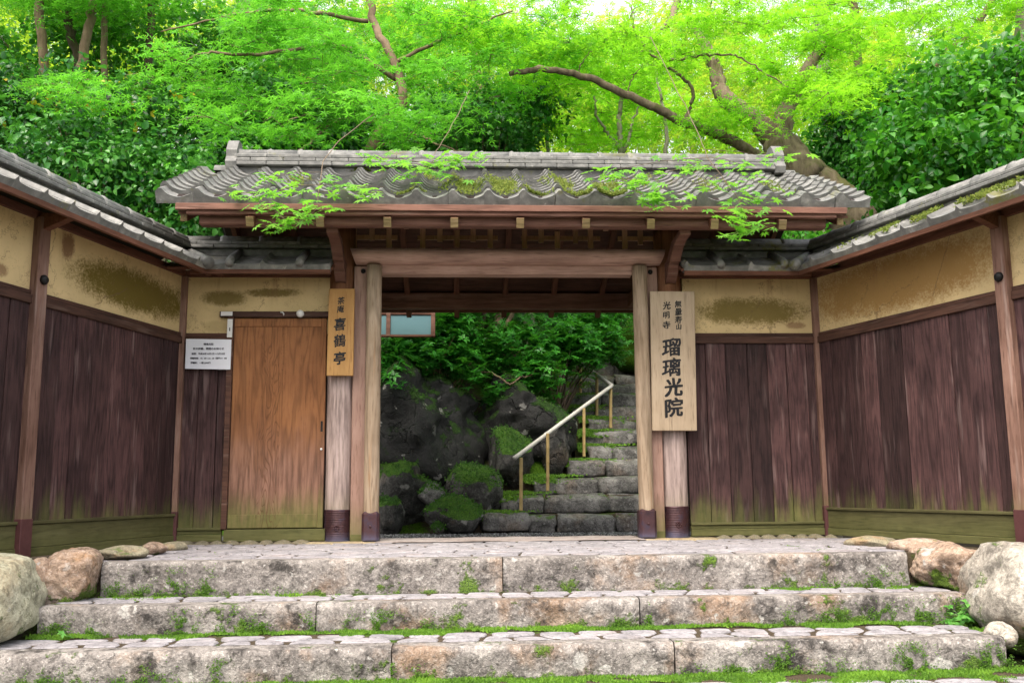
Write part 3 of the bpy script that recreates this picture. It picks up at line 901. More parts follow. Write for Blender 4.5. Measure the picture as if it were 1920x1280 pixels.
moss_strip('moss', steps[2], X(60, -2.6, -.38), X(1830, -2.6, -.38), -2.72, -2.55, -0.388, 30000, 0.021, 3)
moss_strip('moss', steps[1], X(70, -2.1, -.2), X(640, -2.1, -.2), -2.26, -2.11, -0.222, 9000, 0.016, 5, edge=0.15)
moss_strip('moss', steps[1], X(1350, -2.1, -.2), X(1800, -2.1, -.2), -2.26, -2.11, -0.222, 14000, 0.018, 6, edge=0.3)
moss_strip('moss', steps[0], -3.1, -2.1, -1.95, -1.2, -0.012, 2600, 0.014, 7, edge=0.1)
moss_strip('moss', steps[0], 1.9, 3.0, -1.95, -1.2, -0.012, 2600, 0.014, 8, edge=0.1)
def riser_moss(parent, yf, z0, z1, spots, seed):
    rg = np.random.default_rng(seed); P = []
    for px, f, wx, m in spots:
        m = int(m * 1.5); wx *= 0.75; f *= 0.8
        x0 = X(px, yf, z0)
        x = rg.normal(x0, wx, m); z = z0 + np.abs(rg.normal(0, f, m)) * (z1 - z0)
        k = np.array([noise.fractal(Vector((a * 16, b * 16, seed)), 1, 2, 3) > -0.05 for a, b in zip(x, z)]) & (z < z1 - 0.01)
        P.append(np.stack([x, yf - 0.004 - rg.uniform(0, 0.012, m), z], 1)[k])
    P = np.concatenate(P); n = len(P)
    a = np.stack([rg.normal(0, .8, n), rg.normal(-.9, .5, n), rg.normal(0.3, .7, n)], 1)
    N = np.stack([rg.normal(0, .7, n), -np.ones(n), rg.normal(.7, .5, n)], 1)
    o = link('moss', leaves_me('moss', P, N, a, rg.uniform(.005, .012, n), (np.array([(-0.4, 0, 0), (0.4, 0, 0), (0.05, 0.9, 0.2)]), [(0, 1, 2)]), np.clip(rg.normal(0.28, 0.2, n), 0, 0.97)), MT['moss'], parent)
    o['kind'] = 'stuff'
riser_moss(steps[0], -2.10, -0.215, 0.0, [(325, 0.45, .06, 700), (390, 0.4, .04, 450), (270, 0.2, .08, 400), (215, 0.35, .05, 350), (1650, 0.3, .07, 600), (1560, 0.15, .1, 300), (520, .12, .1, 150)], 3)
riser_moss(steps[1], -2.55, -0.38, -0.215, [(110, .4, .06, 600), (180, .25, .05, 300), (345, .5, .06, 700), (440, .5, .06, 800), (490, .4, .04, 400), (580, .4, .03, 300), (715, .55, .07, 800), (660, .4, .03, 250), (800, .3, .05, 200), (1155, .25, .04, 250), (1215, .4, .02, 200), (1560, .45, .07, 800), (1650, .45, .06, 700), (1480, .3, .05, 350), (1720, .5, .08, 900), (1790, .6, .06, 900)], 4)
riser_moss(steps[2], -3.13, -0.55, -0.38, [(100, .3, .1, 600), (250, .2, .1, 350), (410, .5, .03, 300), (300, .35, .06, 250), (735, .5, .015, 200), (790, .25, .04, 250), (1370, .35, .06, 500), (1460, .45, .06, 700), (1560, .3, .1, 300), (1700, .6, .07, 1000), (1850, .5, .09, 1300), (1300, .2, .05, 200)], 5)
# forecourt below the steps: earth, stones and moss
fc = tag(link('forecourt', box_me('forecourt', -8, 8, -8, -3.09, -0.75, -0.552, 0), MT['joint']), kind='structure')
rgf = np.random.default_rng(77)
for p in cell_polys(78, -3.0, 2.8, -4.2, -3.32, 0.27, 0.2):
    if np.ptp(p[:, 0]) > 0.06: link('paving_stone', flag_me('paving_stone', p, -0.545, 0.016, 0.04, rgf), MT['flag'], fc)
moss_strip('moss', fc, -3.2, 3.1, -3.5, -3.12, -0.555, 18000, 0.021, 9)

# worn sill across the gateway, gravel beyond
def patch_me(name, x0, x1, y0, y1, z, amp, nx_, ny_, seed):
    V = []; Fs = []
    off = Vector((seed * 1.7, seed, 0))
    for j in range(ny_ + 1):
        for i in range(nx_ + 1):
            x = x0 + (x1 - x0) * i / nx_; y = y0 + (y1 - y0) * j / ny_
            V.append((x, y + 0.02 * noise.noise(Vector((x * 3, y, 0)) + off), z + amp * noise.fractal(Vector((x * 4, y * 4, 0)) + off, 1, 2, 3)))
    c = nx_ + 1
    for j in range(ny_):
        for i in range(nx_): Fs.append((j * c + i, j * c + i + 1, (j + 1) * c + i + 1, (j + 1) * c + i))
    return mesh(name, V, Fs, True)
tag(link('gateway_sill', patch_me('gateway_sill', -1.12, 1.12, -0.34, 0.33, 0.008, 0.006, 40, 12, 3), MT['sill']), kind='structure')
tag(link('gravel_path', patch_me('gravel_path', -4.5, 4.5, 0.3, 3.6, -0.095, 0.02, 90, 50, 4), MT['gravel']), kind='structure')
def pebbles(n, seed):
    rg = np.random.default_rng(seed)
    bm = bmesh.new(); bmesh.ops.create_icosphere(bm, subdivisions=1, radius=1.0)
    tv = np.array([v.co[:] for v in bm.verts]); tf = [tuple(v.index for v in f.verts) for f in bm.faces]; bm.free()
    x = rg.uniform(-1.5, 1.7, n); y = rg.uniform(0.35, 3.1, n)
    s = rg.uniform(0.006, 0.017, n)
    P = np.stack([x, y, -0.088 + 0 * x], 1)
    a = unit(rg.normal(0, 1, (n, 3)))
    return leaves_me('gravel_stones', P, unit(rg.normal(0, 1, (n, 3))), a, s, (tv * np.array([1, 1, 0.7]), tf), rg.uniform(0, 1, n))
def pebble_mat():
    t = NT('gravel_stones')
    f = t.new('ShaderNodeAttribute', attribute_name='rnd').outputs['Fac']
    return t.done(t.ramp(f, [(0, (0.04, 0.04, 0.043)), (0.6, (0.13, 0.13, 0.135)), (1, (0.33, 0.33, 0.34))]), 0.85)
MT['pebble'] = pebble_mat()
tag(link('loose_gravel', pebbles(9000, 12), MT['pebble']), 'loose grey gravel spread over the path behind the gateway', 'gravel', kind='stuff')

# ------------------------------------------------------------------ roof tiles
def tile_prof(t, h):
    # wave of a pantile: roll at the left, trough to the right
    return h * (0.62 * math.exp(-((t - 0.13) / 0.115) ** 2) + 0.62 * math.exp(-((t - 1.13) / 0.115) ** 2) - 0.42 * math.exp(-((t - 0.62) / 0.27) ** 2))
def flat_prof(t, h):
    return h * (math.exp(-((t - 0.07) / 0.05) ** 2) - 0.22 * math.sin(math.pi * min(1, max(0, (t - 0.12) / 0.88))))
def tile_me(name, w, L, h=0.075, th=0.022, lip=None, n=12, tile_prof=tile_prof):
    """pantile: x across 0..w, y up the slope 0..L, z normal to the slope; lip = straight lower edge of an eave tile"""
    V = []; Fs = []
    c = n + 1
    for yy, dz in ((0, 0.0), (L, -0.006)):
        for i in range(c):
            V.append((w * i / n, yy, tile_prof(i / n, h) + dz))
    for i in range(c):
        V.append((w * i / n, 0.004, (-lip if lip else tile_prof(i / n, h) - th)))
    if lip:
        for i in range(c): V.append((w * i / n, 0.05, -lip + 0.0))
    else:
        for i in range(c): V.append((w * i / n, L * 0.5, tile_prof(i / n, h) - th))
    for i in range(n):
        Fs.append((i, i + 1, c + i + 1, c + i))
        Fs.append((2 * c + i, 2 * c + i + 1, i + 1, i))
        Fs.append((3 * c + i, 3 * c + i + 1, 2 * c + i + 1, 2 * c + i))
    # side cheeks
    Fs.append((0, c, 3 * c, 2 * c)); Fs.append((n, 2 * c + n, 3 * c + n, c + n))
    me = mesh(name, V, Fs, False)
    return me
def slope_matrix(o, up_dir, nrm):
    """columns: x = across, y = up the slope, z = normal"""
    y = Vector(up_dir).normalized(); z = Vector(nrm).normalized(); x = y.cross(z)
    return Matrix(((x.x, y.x, z.x, o[0]), (x.y, y.y, z.y, o[1]), (x.z, y.z, z.z, o[2]), (0, 0, 0, 1)))
def half_round_me(name, L, r, bump=0.012):
    """ridge cap, along x"""
    V = []; Fs = []; n = 10
    ks = [(0, r), (0.03, r + bump), (0.05, r), (L, r)]
    for x, rr in ks:
        for i in range(n + 1):
            a = math.pi * i / n
            V.append((x, -rr * math.cos(a), rr * math.sin(a) * 0.92))
    c = n + 1
    for j in range(len(ks) - 1):
        for i in range(n): Fs.append((j * c + i, (j + 1) * c + i, (j + 1) * c + i + 1, j * c + i + 1))
    Fs.append(tuple(range(c))); Fs.append(tuple((len(ks) - 1) * c + i for i in range(n, -1, -1)))
    return mesh(name, V, Fs, True)

# ------------------------------------------------------------------ the gate
gate = empty('temple_gate', (0, 0, 0), 0, 'roofed wooden temple gate with mossy grey tiled roof over an open doorway', 'gate')
rnd = random.Random(4)
PX = 1.462
for s in (-1, 1):
    xw = s * PX + (-0.005 if s < 0 else -0.012)
    prof = [(0.116 + 0.0015 * math.sin(z * 9 + s), z) for z in np.linspace(0.02, 2.74, 34)]
    pl = link('pillar', lathe_me('pillar', prof, 28), MT['pillar'], gate)
    pl.location = (xw, 0.03, 0)
    rib = []
    zz = 0.004
    while zz < 0.262:
        rib += [(0.1215, zz), (0.1215, zz + 0.006), (0.1245, zz + 0.0085), (0.1215, zz + 0.011)]; zz += 0.0145
    sh = link('copper_shoe', lathe_me('copper_shoe', [(0.124, 0.0)] + rib + [(0.1235, 0.268), (0.117, 0.27)], 32), MT['copper'], pl)
    # rosette stamped on the shoe's front
    V = []; Fs = []
    for q in range(9):
        a = 2 * math.pi * q / 8
        cx, cz, rr = (0, 0.115, 0.008) if q == 8 else (0.02 * math.cos(a), 0.115 + 0.02 * math.sin(a), 0.0085)
        b = len(V)
        for ri, yy in ((rr, -0.122), (rr * 0.6, -0.1295), (0.0005, -0.131)):
            for k in range(8):
                aa = 2 * math.pi * k / 8
                V.append((cx + ri * math.cos(aa), yy, cz + ri * math.sin(aa)))
        for j in range(2):
            for k in range(8): Fs.append((b + j * 8 + k, b + j * 8 + (k + 1) % 8, b + (j + 1) * 8 + (k + 1) % 8, b + (j + 1) * 8 + k))
    link('rosette', mesh('rosette', V, Fs, True), MT['copper'], pl)
    # square jamb beside the pillar
    x0, x1 = (xw + 0.112, xw + 0.232) if s < 0 else (xw - 0.232, xw - 0.112)
    box('jamb', x0, x1, -0.07, 0.09, 0.012, 2.384, MT['jamb'], gate, 0.008)
    box('jamb_foot', x0 + 0.003, x1 - 0.003, -0.074, 0.07, 0.0, 0.062, MT['plinth'], gate, 0.004)
    # slim log post inside with a boxed copper shoe
    xi = s * 1.172 - (0.0 if s < 0 else 0.005)
    ip = link('inner_post', lathe_me('inner_post', [(0.066 + 0.0012 * math.sin(z * 14), z) for z in np.linspace(0.02, 2.37, 26)], 20), MT['inner'], gate)
    ip.location = (xi, -0.13, 0)
    bs = box('copper_shoe', -0.073, 0.073, -0.073, 0.073, 0.0, 0.253, MT['copper'], ip, 0.02)
    link('pin', lathe_me('pin', [(0.011, 0), (0.010, 0.006), (0.004, 0.010)], 10), MT['copper'], ip, Matrix.Translation((0.0, -0.073, 0.13)) @ Matrix.Rotation(R(90), 4, 'X'))
    # iron bolt end under the lintel
    link('bolt', lathe_me('bolt', [(0.022, 0), (0.02, 0.012), (0.008, 0.022)], 10), MT['iron'], gate, Matrix.Translation((s * 1.275, -0.071, 2.335)) @ Matrix.Rotation(R(90), 4, 'X'))
    # curved bracket arm from the pillar out to the front purlin
    poly = [(-0.05, 2.22), (-0.11, 2.23), (-0.18, 2.28), (-0.27, 2.37), (-0.31, 2.375), (-0.35, 2.41), (-0.46, 2.475), (-0.56, 2.50), (-0.71, 2.51), (-0.71, 2.546), (-0.60, 2.546), (-0.38, 2.53), (-0.20, 2.43), (-0.05, 2.40)]
    link('bracket', prism_me('bracket', poly, 'x', xw - 0.045, xw + 0.045), MT['red'], gate)
    box('pillar_base_stone', xw - 0.23, xw + 0.52 if s < 0 else xw + 0.40, -0.33, 0.22, -0.05, 0.005 if s < 0 else 0.004, MT['pad'], gate, 0.02) if s < 0 else box('pillar_base_stone', xw - 0.45, xw + 0.33, -0.34, 0.22, -0.05, 0.004, MT['pad'], gate, 0.02)
    # rear posts
    rp = link('rear_post', lathe_me('rear_post', [(0.085, -0.08), (0.085, 2.42)], 18), MT['pillar'], gate)
    rp.location = (xw + s * 0.2, 1.9, 0)
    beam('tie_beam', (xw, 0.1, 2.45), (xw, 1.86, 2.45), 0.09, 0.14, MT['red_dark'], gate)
# log lintel with slanted ends
nn = 14; V = []; Fs = []; rings = 26
for i in range(rings):
    f = i / (rings - 1)
    x = -1.385 + f * 2.785
    for k in range(nn):
        a = 2 * math.pi * k / nn
        ry, rz = 0.105, 0.073
        e = 0.0
        zz = rz * math.sin(a)
        ex = 0
        if i == 0: ex = 0.05 * (0.5 - 0.5 * math.sin(a)); 
        if i == rings - 1: ex = -0.05 * (0.5 - 0.5 * math.sin(a))
        sc = 0.97 if i in (0, rings - 1) else 1 + 0.012 * math.sin(i * 1.3 + k)
        V.append((x + ex, -0.12 + ry * math.cos(a) * sc, 2.455 + zz * sc))
for i in range(rings - 1):
    for k in range(nn):
        k2 = (k + 1) % nn
        Fs.append((i * nn + k, i * nn + k2, (i + 1) * nn + k2, (i + 1) * nn + k))
Fs.append(tuple(range(nn - 1, -1, -1))); Fs.append(tuple((rings - 1) * nn + k for k in range(nn)))
link('log_lintel', mesh('log_lintel', V, Fs, True), MT['lintel'], gate)
box('lower_lintel', -1.118, 1.112, -0.10, 0.04, 2.305, 2.395, MT['lintel'], gate, 0.006)
# hit-and-miss transom bars above the lintel
yl = 0.06
def gx_(px, y=445): return on_y(px, y, yl)[0]
def gz_(y, px=950): return on_y(px, y, yl)[2]
for a, b in ((668, 745), (783, 933), (977, 1125), (1158, 1232)):
    box('transom_rail', gx_(a), gx_(b), yl - 0.022, yl + 0.006, gz_(451), gz_(443), MT['slat'], gate, 0.002)
for px, ya, yb in ((698, 418, 454), (730, 418, 468), (793, 418, 468), (825, 418, 456), (857, 435, 466), (887, 418, 456), (919, 418, 468), (983, 418, 468), (1014, 418, 457), (1044, 436, 468), (1078, 418, 458), (1106, 418, 468), (1170, 418, 468), (1199, 418, 460), (762, 418, 432), (1135, 418, 434), (665, 418, 468), (1234, 418, 468)):
    x = gx_(px)
    front = 0.03 if rnd.random() < 0.5 else 0.026
    box('transom_slat', x - 0.023, x + 0.023, yl - 0.022 - front, yl - 0.024, gz_(yb), gz_(ya), MT['slat'], gate, 0.002)
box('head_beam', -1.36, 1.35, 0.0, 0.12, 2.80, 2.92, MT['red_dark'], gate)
# roof geometry
YF, ZF, YR, ZR, YB, ZB = -0.90, 2.775, 0.45, 3.42, 2.32, 2.52
XL, XR_ = -2.84, 2.96
sf = Vector((0, YR - YF, ZR - ZF)); Lf = sf.length; sf.normalize()
nf = Vector((0, -sf.z, sf.y))
sb = Vector((0, YR - YB, ZR - ZB)); Lb = sb.length; sb.normalize()
nb = Vector((0, sb.z, -sb.y)); nb = Vector((0, abs(nb.y), abs(nb.z)))
def roofpt(t, d, x=0, back=False):
    """t metres up the slope from the eave, d metres above the tile bed"""
    if not back: return Vector((x, YF, ZF)) + sf * t + nf * d
    return Vector((x, YB, ZB)) + sb * t + nb * d
# purlins, rafters, boards
beam('front_purlin', (-2.52, -0.74, 2.60), (2.62, -0.74, 2.60), 0.10, 0.105, MT['red'], gate, 0.012)
beam('rear_purlin', (-2.5, 1.93, 2.46), (2.6, 1.93, 2.46), 0.10, 0.175, MT['red'], gate, 0.008)
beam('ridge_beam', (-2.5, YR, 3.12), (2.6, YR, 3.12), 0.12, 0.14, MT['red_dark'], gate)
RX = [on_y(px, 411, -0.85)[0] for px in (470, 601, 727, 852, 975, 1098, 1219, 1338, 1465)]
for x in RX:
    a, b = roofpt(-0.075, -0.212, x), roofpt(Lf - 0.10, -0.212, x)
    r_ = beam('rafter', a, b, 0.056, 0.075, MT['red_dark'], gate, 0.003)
    d_ = (b - a).normalized()
    e = link('rafter_end', box_me('rafter_end', -0.004, 0.001, -0.031, 0.031, -0.04, 0.04, 0.001), MT['endgrain'], r_)
    a, b = roofpt(-0.03, -0.15, x, True), roofpt(Lb - 0.06, -0.15, x, True)
    beam('rafter', a, b, 0.056, 0.075, MT['red_dark'], gate, 0.003)
nbo = 7
for back in (False, True):
    L = Lb if back else Lf
    for i in range(nbo):
        t0, t1 = 0.03 + (L - 0.05) * i / nbo, 0.03 + (L - 0.05) * (i + 1) / nbo - 0.004
        dd_ = -0.115 if back else -0.163
        p0, p1 = roofpt(t0, dd_, 0, back), roofpt(t1, dd_, 0, back)
        c_ = (p0 + p1) / 2
        u_, n_ = (sb, nb) if back else (sf, nf)
        o = link('roof_board', box_me('roof_board', XL + 0.16, XR_ - 0.16, -(t1 - t0) / 2, (t1 - t0) / 2, -0.01, 0.01 + 0.002 * (i % 2), 0), MT['soffit'], gate)
        mt = Matrix(((1, 0, 0, 0), (0, u_.y, n_.y, c_.y), (0, u_.z, n_.z, c_.z), (0, 0, 0, 1)))
        o.matrix_basis = mt
# eave fascia: two stepped boards
beam('fascia_board', (XL + 0.16, YF + 0.035, 2.672), (XR_ - 0.2, YF + 0.035, 2.672), 0.05, 0.052, MT['red'], gate, 0.003)
beam('fascia_board', (XL + 0.24, YF + 0.06, 2.63), (XR_ - 0.28, YF + 0.06, 2.63), 0.05, 0.03, MT['red'], gate, 0.003)
bm_ = roofpt(0.02, -0.10, 0, True)
beam('rear_fascia', (XL + 0.2, bm_.y, bm_.z - 0.005), (XR_ - 0.2, bm_.y, bm_.z - 0.005), 0.05, 0.07, MT['red_dark'], gate, 0.003)
# barge boards with pale cut ends
for x in (XL + 0.20, XR_ - 0.22):
    poly = [(p.y, p.z) for p in (roofpt(0.06, -0.09), roofpt(Lf, -0.09), roofpt(Lf, -0.27), roofpt(0.3, -0.24), roofpt(0.06, -0.235))]
    bo = link('barge_board', prism_me('barge_board', poly, 'x', x - 0.022, x + 0.022), MT['red_dark'], gate)
    p = roofpt(0.058, -0.165, x)
    link('board_end', box_me('board_end', x - 0.026, x + 0.026, p.y - 0.012, p.y - 0.004, p.z - 0.075, p.z + 0.06, 0.002), MT['endgrain'], bo)
    poly = [(p.y, p.z) for p in (roofpt(0.06, -0.09, 0, True), roofpt(Lb, -0.09, 0, True), roofpt(Lb, -0.27, 0, True), roofpt(0.06, -0.235, 0, True))]
    link('barge_board', prism_me('barge_board', poly, 'x', x - 0.022, x + 0.022), MT['red_dark'], gate)
# boarded gable infill between pillars and roof end
for s in (-1, 1):
    x = s * 2.12
    poly = [(-0.30, 2.70), (-0.30, 2.93), (YR, 3.12), (1.6, 2.72), (1.6, 2.62)]
    link('gable_board', prism_me('gable_board', poly, 'x', x - 0.015, x + 0.015), MT['red_dark'], gate)
# roof: bed + tiles + ridge
poly = [(p.y, p.z) for p in (roofpt(0.03, -0.085), roofpt(Lf, -0.085), roofpt(Lb, -0.085, 0, True), roofpt(0.03, -0.085, 0, True), roofpt(0.03, -0.02, 0, True), roofpt(Lb, -0.02, 0, True), roofpt(Lf, -0.02), roofpt(0.03, -0.03))]
roof = link('roof', prism_me('roof', poly, 'x', XL + 0.05, XR_ - 0.05), MT['plank_back'], gate)
NC = 20; TW = (XR_ - XL) / NC
EXPO = (Lf - 0.14) / 9.0
T_eave = tile_me('eave_tile', TW, 0.27, 0.075, lip=0.082)
T_mid = [tile_me('tile', TW * 1.01, 0.24, 0.080 + 0.006 * q, 0.034) for q in range(2)]
tilt = Matrix.Rotation(R(4.2), 4, 'X')
for c in range(NC):
    x = XL + c * TW
    for r_ in range(9):
        t = EXPO * r_
        p = roofpt(t, 0.0, x) + Vector((rnd.uniform(-0.004, 0.004), 0, rnd.uniform(-0.002, 0.003)))
        mtx = Matrix(((1, 0, 0, p.x), (0, sf.y, nf.y, p.y), (0, sf.z, nf.z, p.z), (0, 0, 0, 1)))
        if r_ == 0:
            link('eave_tile', T_eave, MT['tile'], roof, Matrix(((1, 0, 0, p.x), (0, sf.y, nf.y, p.y), (0, sf.z, nf.z, p.z), (0, 0, 0, 1))))
        else:
            link('tile', T_mid[c % 2], MT['tile'], roof, mtx @ Matrix.Rotation(R(rnd.uniform(-0.6, 0.6)), 4, 'Z') @ Matrix.Translation((0, 0, 0.032)) @ Matrix.Rotation(R(-6.0 + rnd.uniform(-0.8, 0.8)), 4, 'X'))
# rear slope tiles: one wavy sheet per course is out of sight; eave row only
for c in range(NC):
    x = XL + (c + 1) * TW
    p = roofpt(0.0, 0.0, x, True)
    link('eave_tile', T_eave, MT['tile'], roof, Matrix(((-1, 0, 0, p.x), (0, sb.y, nb.y, p.y), (0, sb.z, nb.z, p.z), (0, 0, 0, 1))))
for c in range(NC):
    x = XL + (c + 1) * TW
    p = roofpt(0.2, 0.01, x, True)
    if c == 0: T_long = tile_me('tile', TW * 1.01, Lb - 0.25, 0.075)
    link('tile', T_long, MT['tile'], roof, Matrix(((-1, 0, 0, p.x), (0, sb.y, nb.y, p.y), (0, sb.z, nb.z, p.z), (0, 0, 0, 1))))
ridge = box('ridge', -2.5, 2.58, YR - 0.10, YR + 0.10, 3.30, 3.43, MT['tile'], gate, 0.01)
zc = 3.43
for lay, (hw, th) in enumerate(((0.155, 0.036), (0.145, 0.036), (0.135, 0.036))):
    n_ = 17
    for i in range(n_):
        a = -2.53 + (5.14) * i / n_; b = -2.53 + 5.14 * (i + 1) / n_ - 0.003
        sh_ = (0.15 if lay % 2 else 0)
        z0 = zc + lay * 0.040
        box('ridge_tile', max(-2.53, a - sh_), min(2.61, b - sh_ + (0.16 if i == n_ - 1 else 0)), YR - hw - rnd.uniform(0, .004), YR + hw, z0, z0 + th, MT['tile'], ridge, 0.006)
CAP = half_round_me('ridge_cap', 0.285, 0.088)
for i in range(18):
    link('ridge_cap', CAP, MT['tile'], ridge, Matrix.Translation((-2.53 + i * 0.2855, YR, zc + 0.116 + rnd.uniform(-.002, .002))))
for s, x in ((-1, -2.555), (1, 2.64)):
    poly = [(YR - 0.15, 3.40), (YR - 0.17, 3.46), (YR - 0.13, 3.52), (YR - 0.14, 3.58), (YR - 0.09, 3.66), (YR - 0.05, 3.70), (YR + 0.05, 3.70), (YR + 0.09, 3.66), (YR + 0.14, 3.58), (YR + 0.13, 3.52), (YR + 0.17, 3.46), (YR + 0.15, 3.40)]
    link('ridge_end_tile', prism_me('ridge_end_tile', poly, 'x', x - 0.05, x + 0.05), MT['tile'], ridge)
    link('ridge_cap', half_round_me('ridge_cap', 0.22, 0.075, 0.01), MT['tile'], ridge, Matrix.Translation((x - 0.05 if s > 0 else x + 0.05, YR - 0.02, 3.395)) @ Matrix.Rotation(0 if s > 0 else math.pi, 4, 'Z'))
# moss cushions on the tiles
def roof_moss(patches, n, seed):
    rg = np.random.default_rng(seed)
    P = []; 
    for (px, tt, wx, wt, m) in patches:
        x = rg.normal(px, wx, m); t = np.clip(rg.normal(tt, wt, m), 0.0, Lf - 0.1)
        for a, b in zip(x, t):
            fr = ((a - XL) / TW) % 1
            hh = tile_prof(fr, 0.075)
            if hh > 0.012 and rg.random() < 0.75: continue
            q = roofpt(b, hh + 0.03 + rg.uniform(0, 0.014), a)
            P.append(q)
    P = np.array([tuple(p) for p in P]); n = len(P)
    a = np.stack([rg.normal(0, 0.8, n), rg.normal(-0.5, 0.7, n), rg.uniform(0.1, 1.0, n)], 1)
    return leaves_me('moss', P, np.stack([rg.normal(0, 0.7, n), -np.ones(n), rg.normal(0.6, 0.5, n)], 1), a, rg.uniform(0.014, 0.03, n), (np.array([(-0.35, 0, 0), (0.35, 0, 0), (0.05, 0.9, 0.2)]), [(0, 1, 2)]), np.clip(rg.normal(0.45, 0.22, n), 0, 0.97))
pt = []
for px, py, wx, wt, m in ((866, 352, 0.07, 0.20, 1100), (935, 350, 0.08, 0.22, 1500), (1000, 368, 0.06, 0.08, 350), (1045, 345, 0.06, 0.18, 700), (1125, 366, 0.13, 0.07, 1500), (1150, 352, 0.08, 0.14, 600), (770, 372, 0.06, 0.04, 160), (680, 322, 0.06, 0.06, 220), (1210, 345, 0.06, 0.15, 300), (560, 340, 0.05, 0.2, 160), (1330, 350, 0.06, 0.2, 200), (800, 335, 0.05, 0.1, 180), (1440, 350, 0.05, 0.2, 160)):
    w_ = on_y(px, py, -0.6)
    d_ = ray(px, py); 
    tt = np.dot(np.array((0, YF, ZF)) - CAM, np.array(nf)) / np.dot(d_, np.array(nf))
    hit = CAM + tt * d_
    pt.append((hit[0], float(np.dot(hit - np.array((0, YF, ZF)), np.array(sf)) - 0.03 if True else 0), wx, wt, m))
o = link('moss', roof_moss(pt, 0, 8), MT['roof_moss'], roof); o['kind'] = 'stuff'

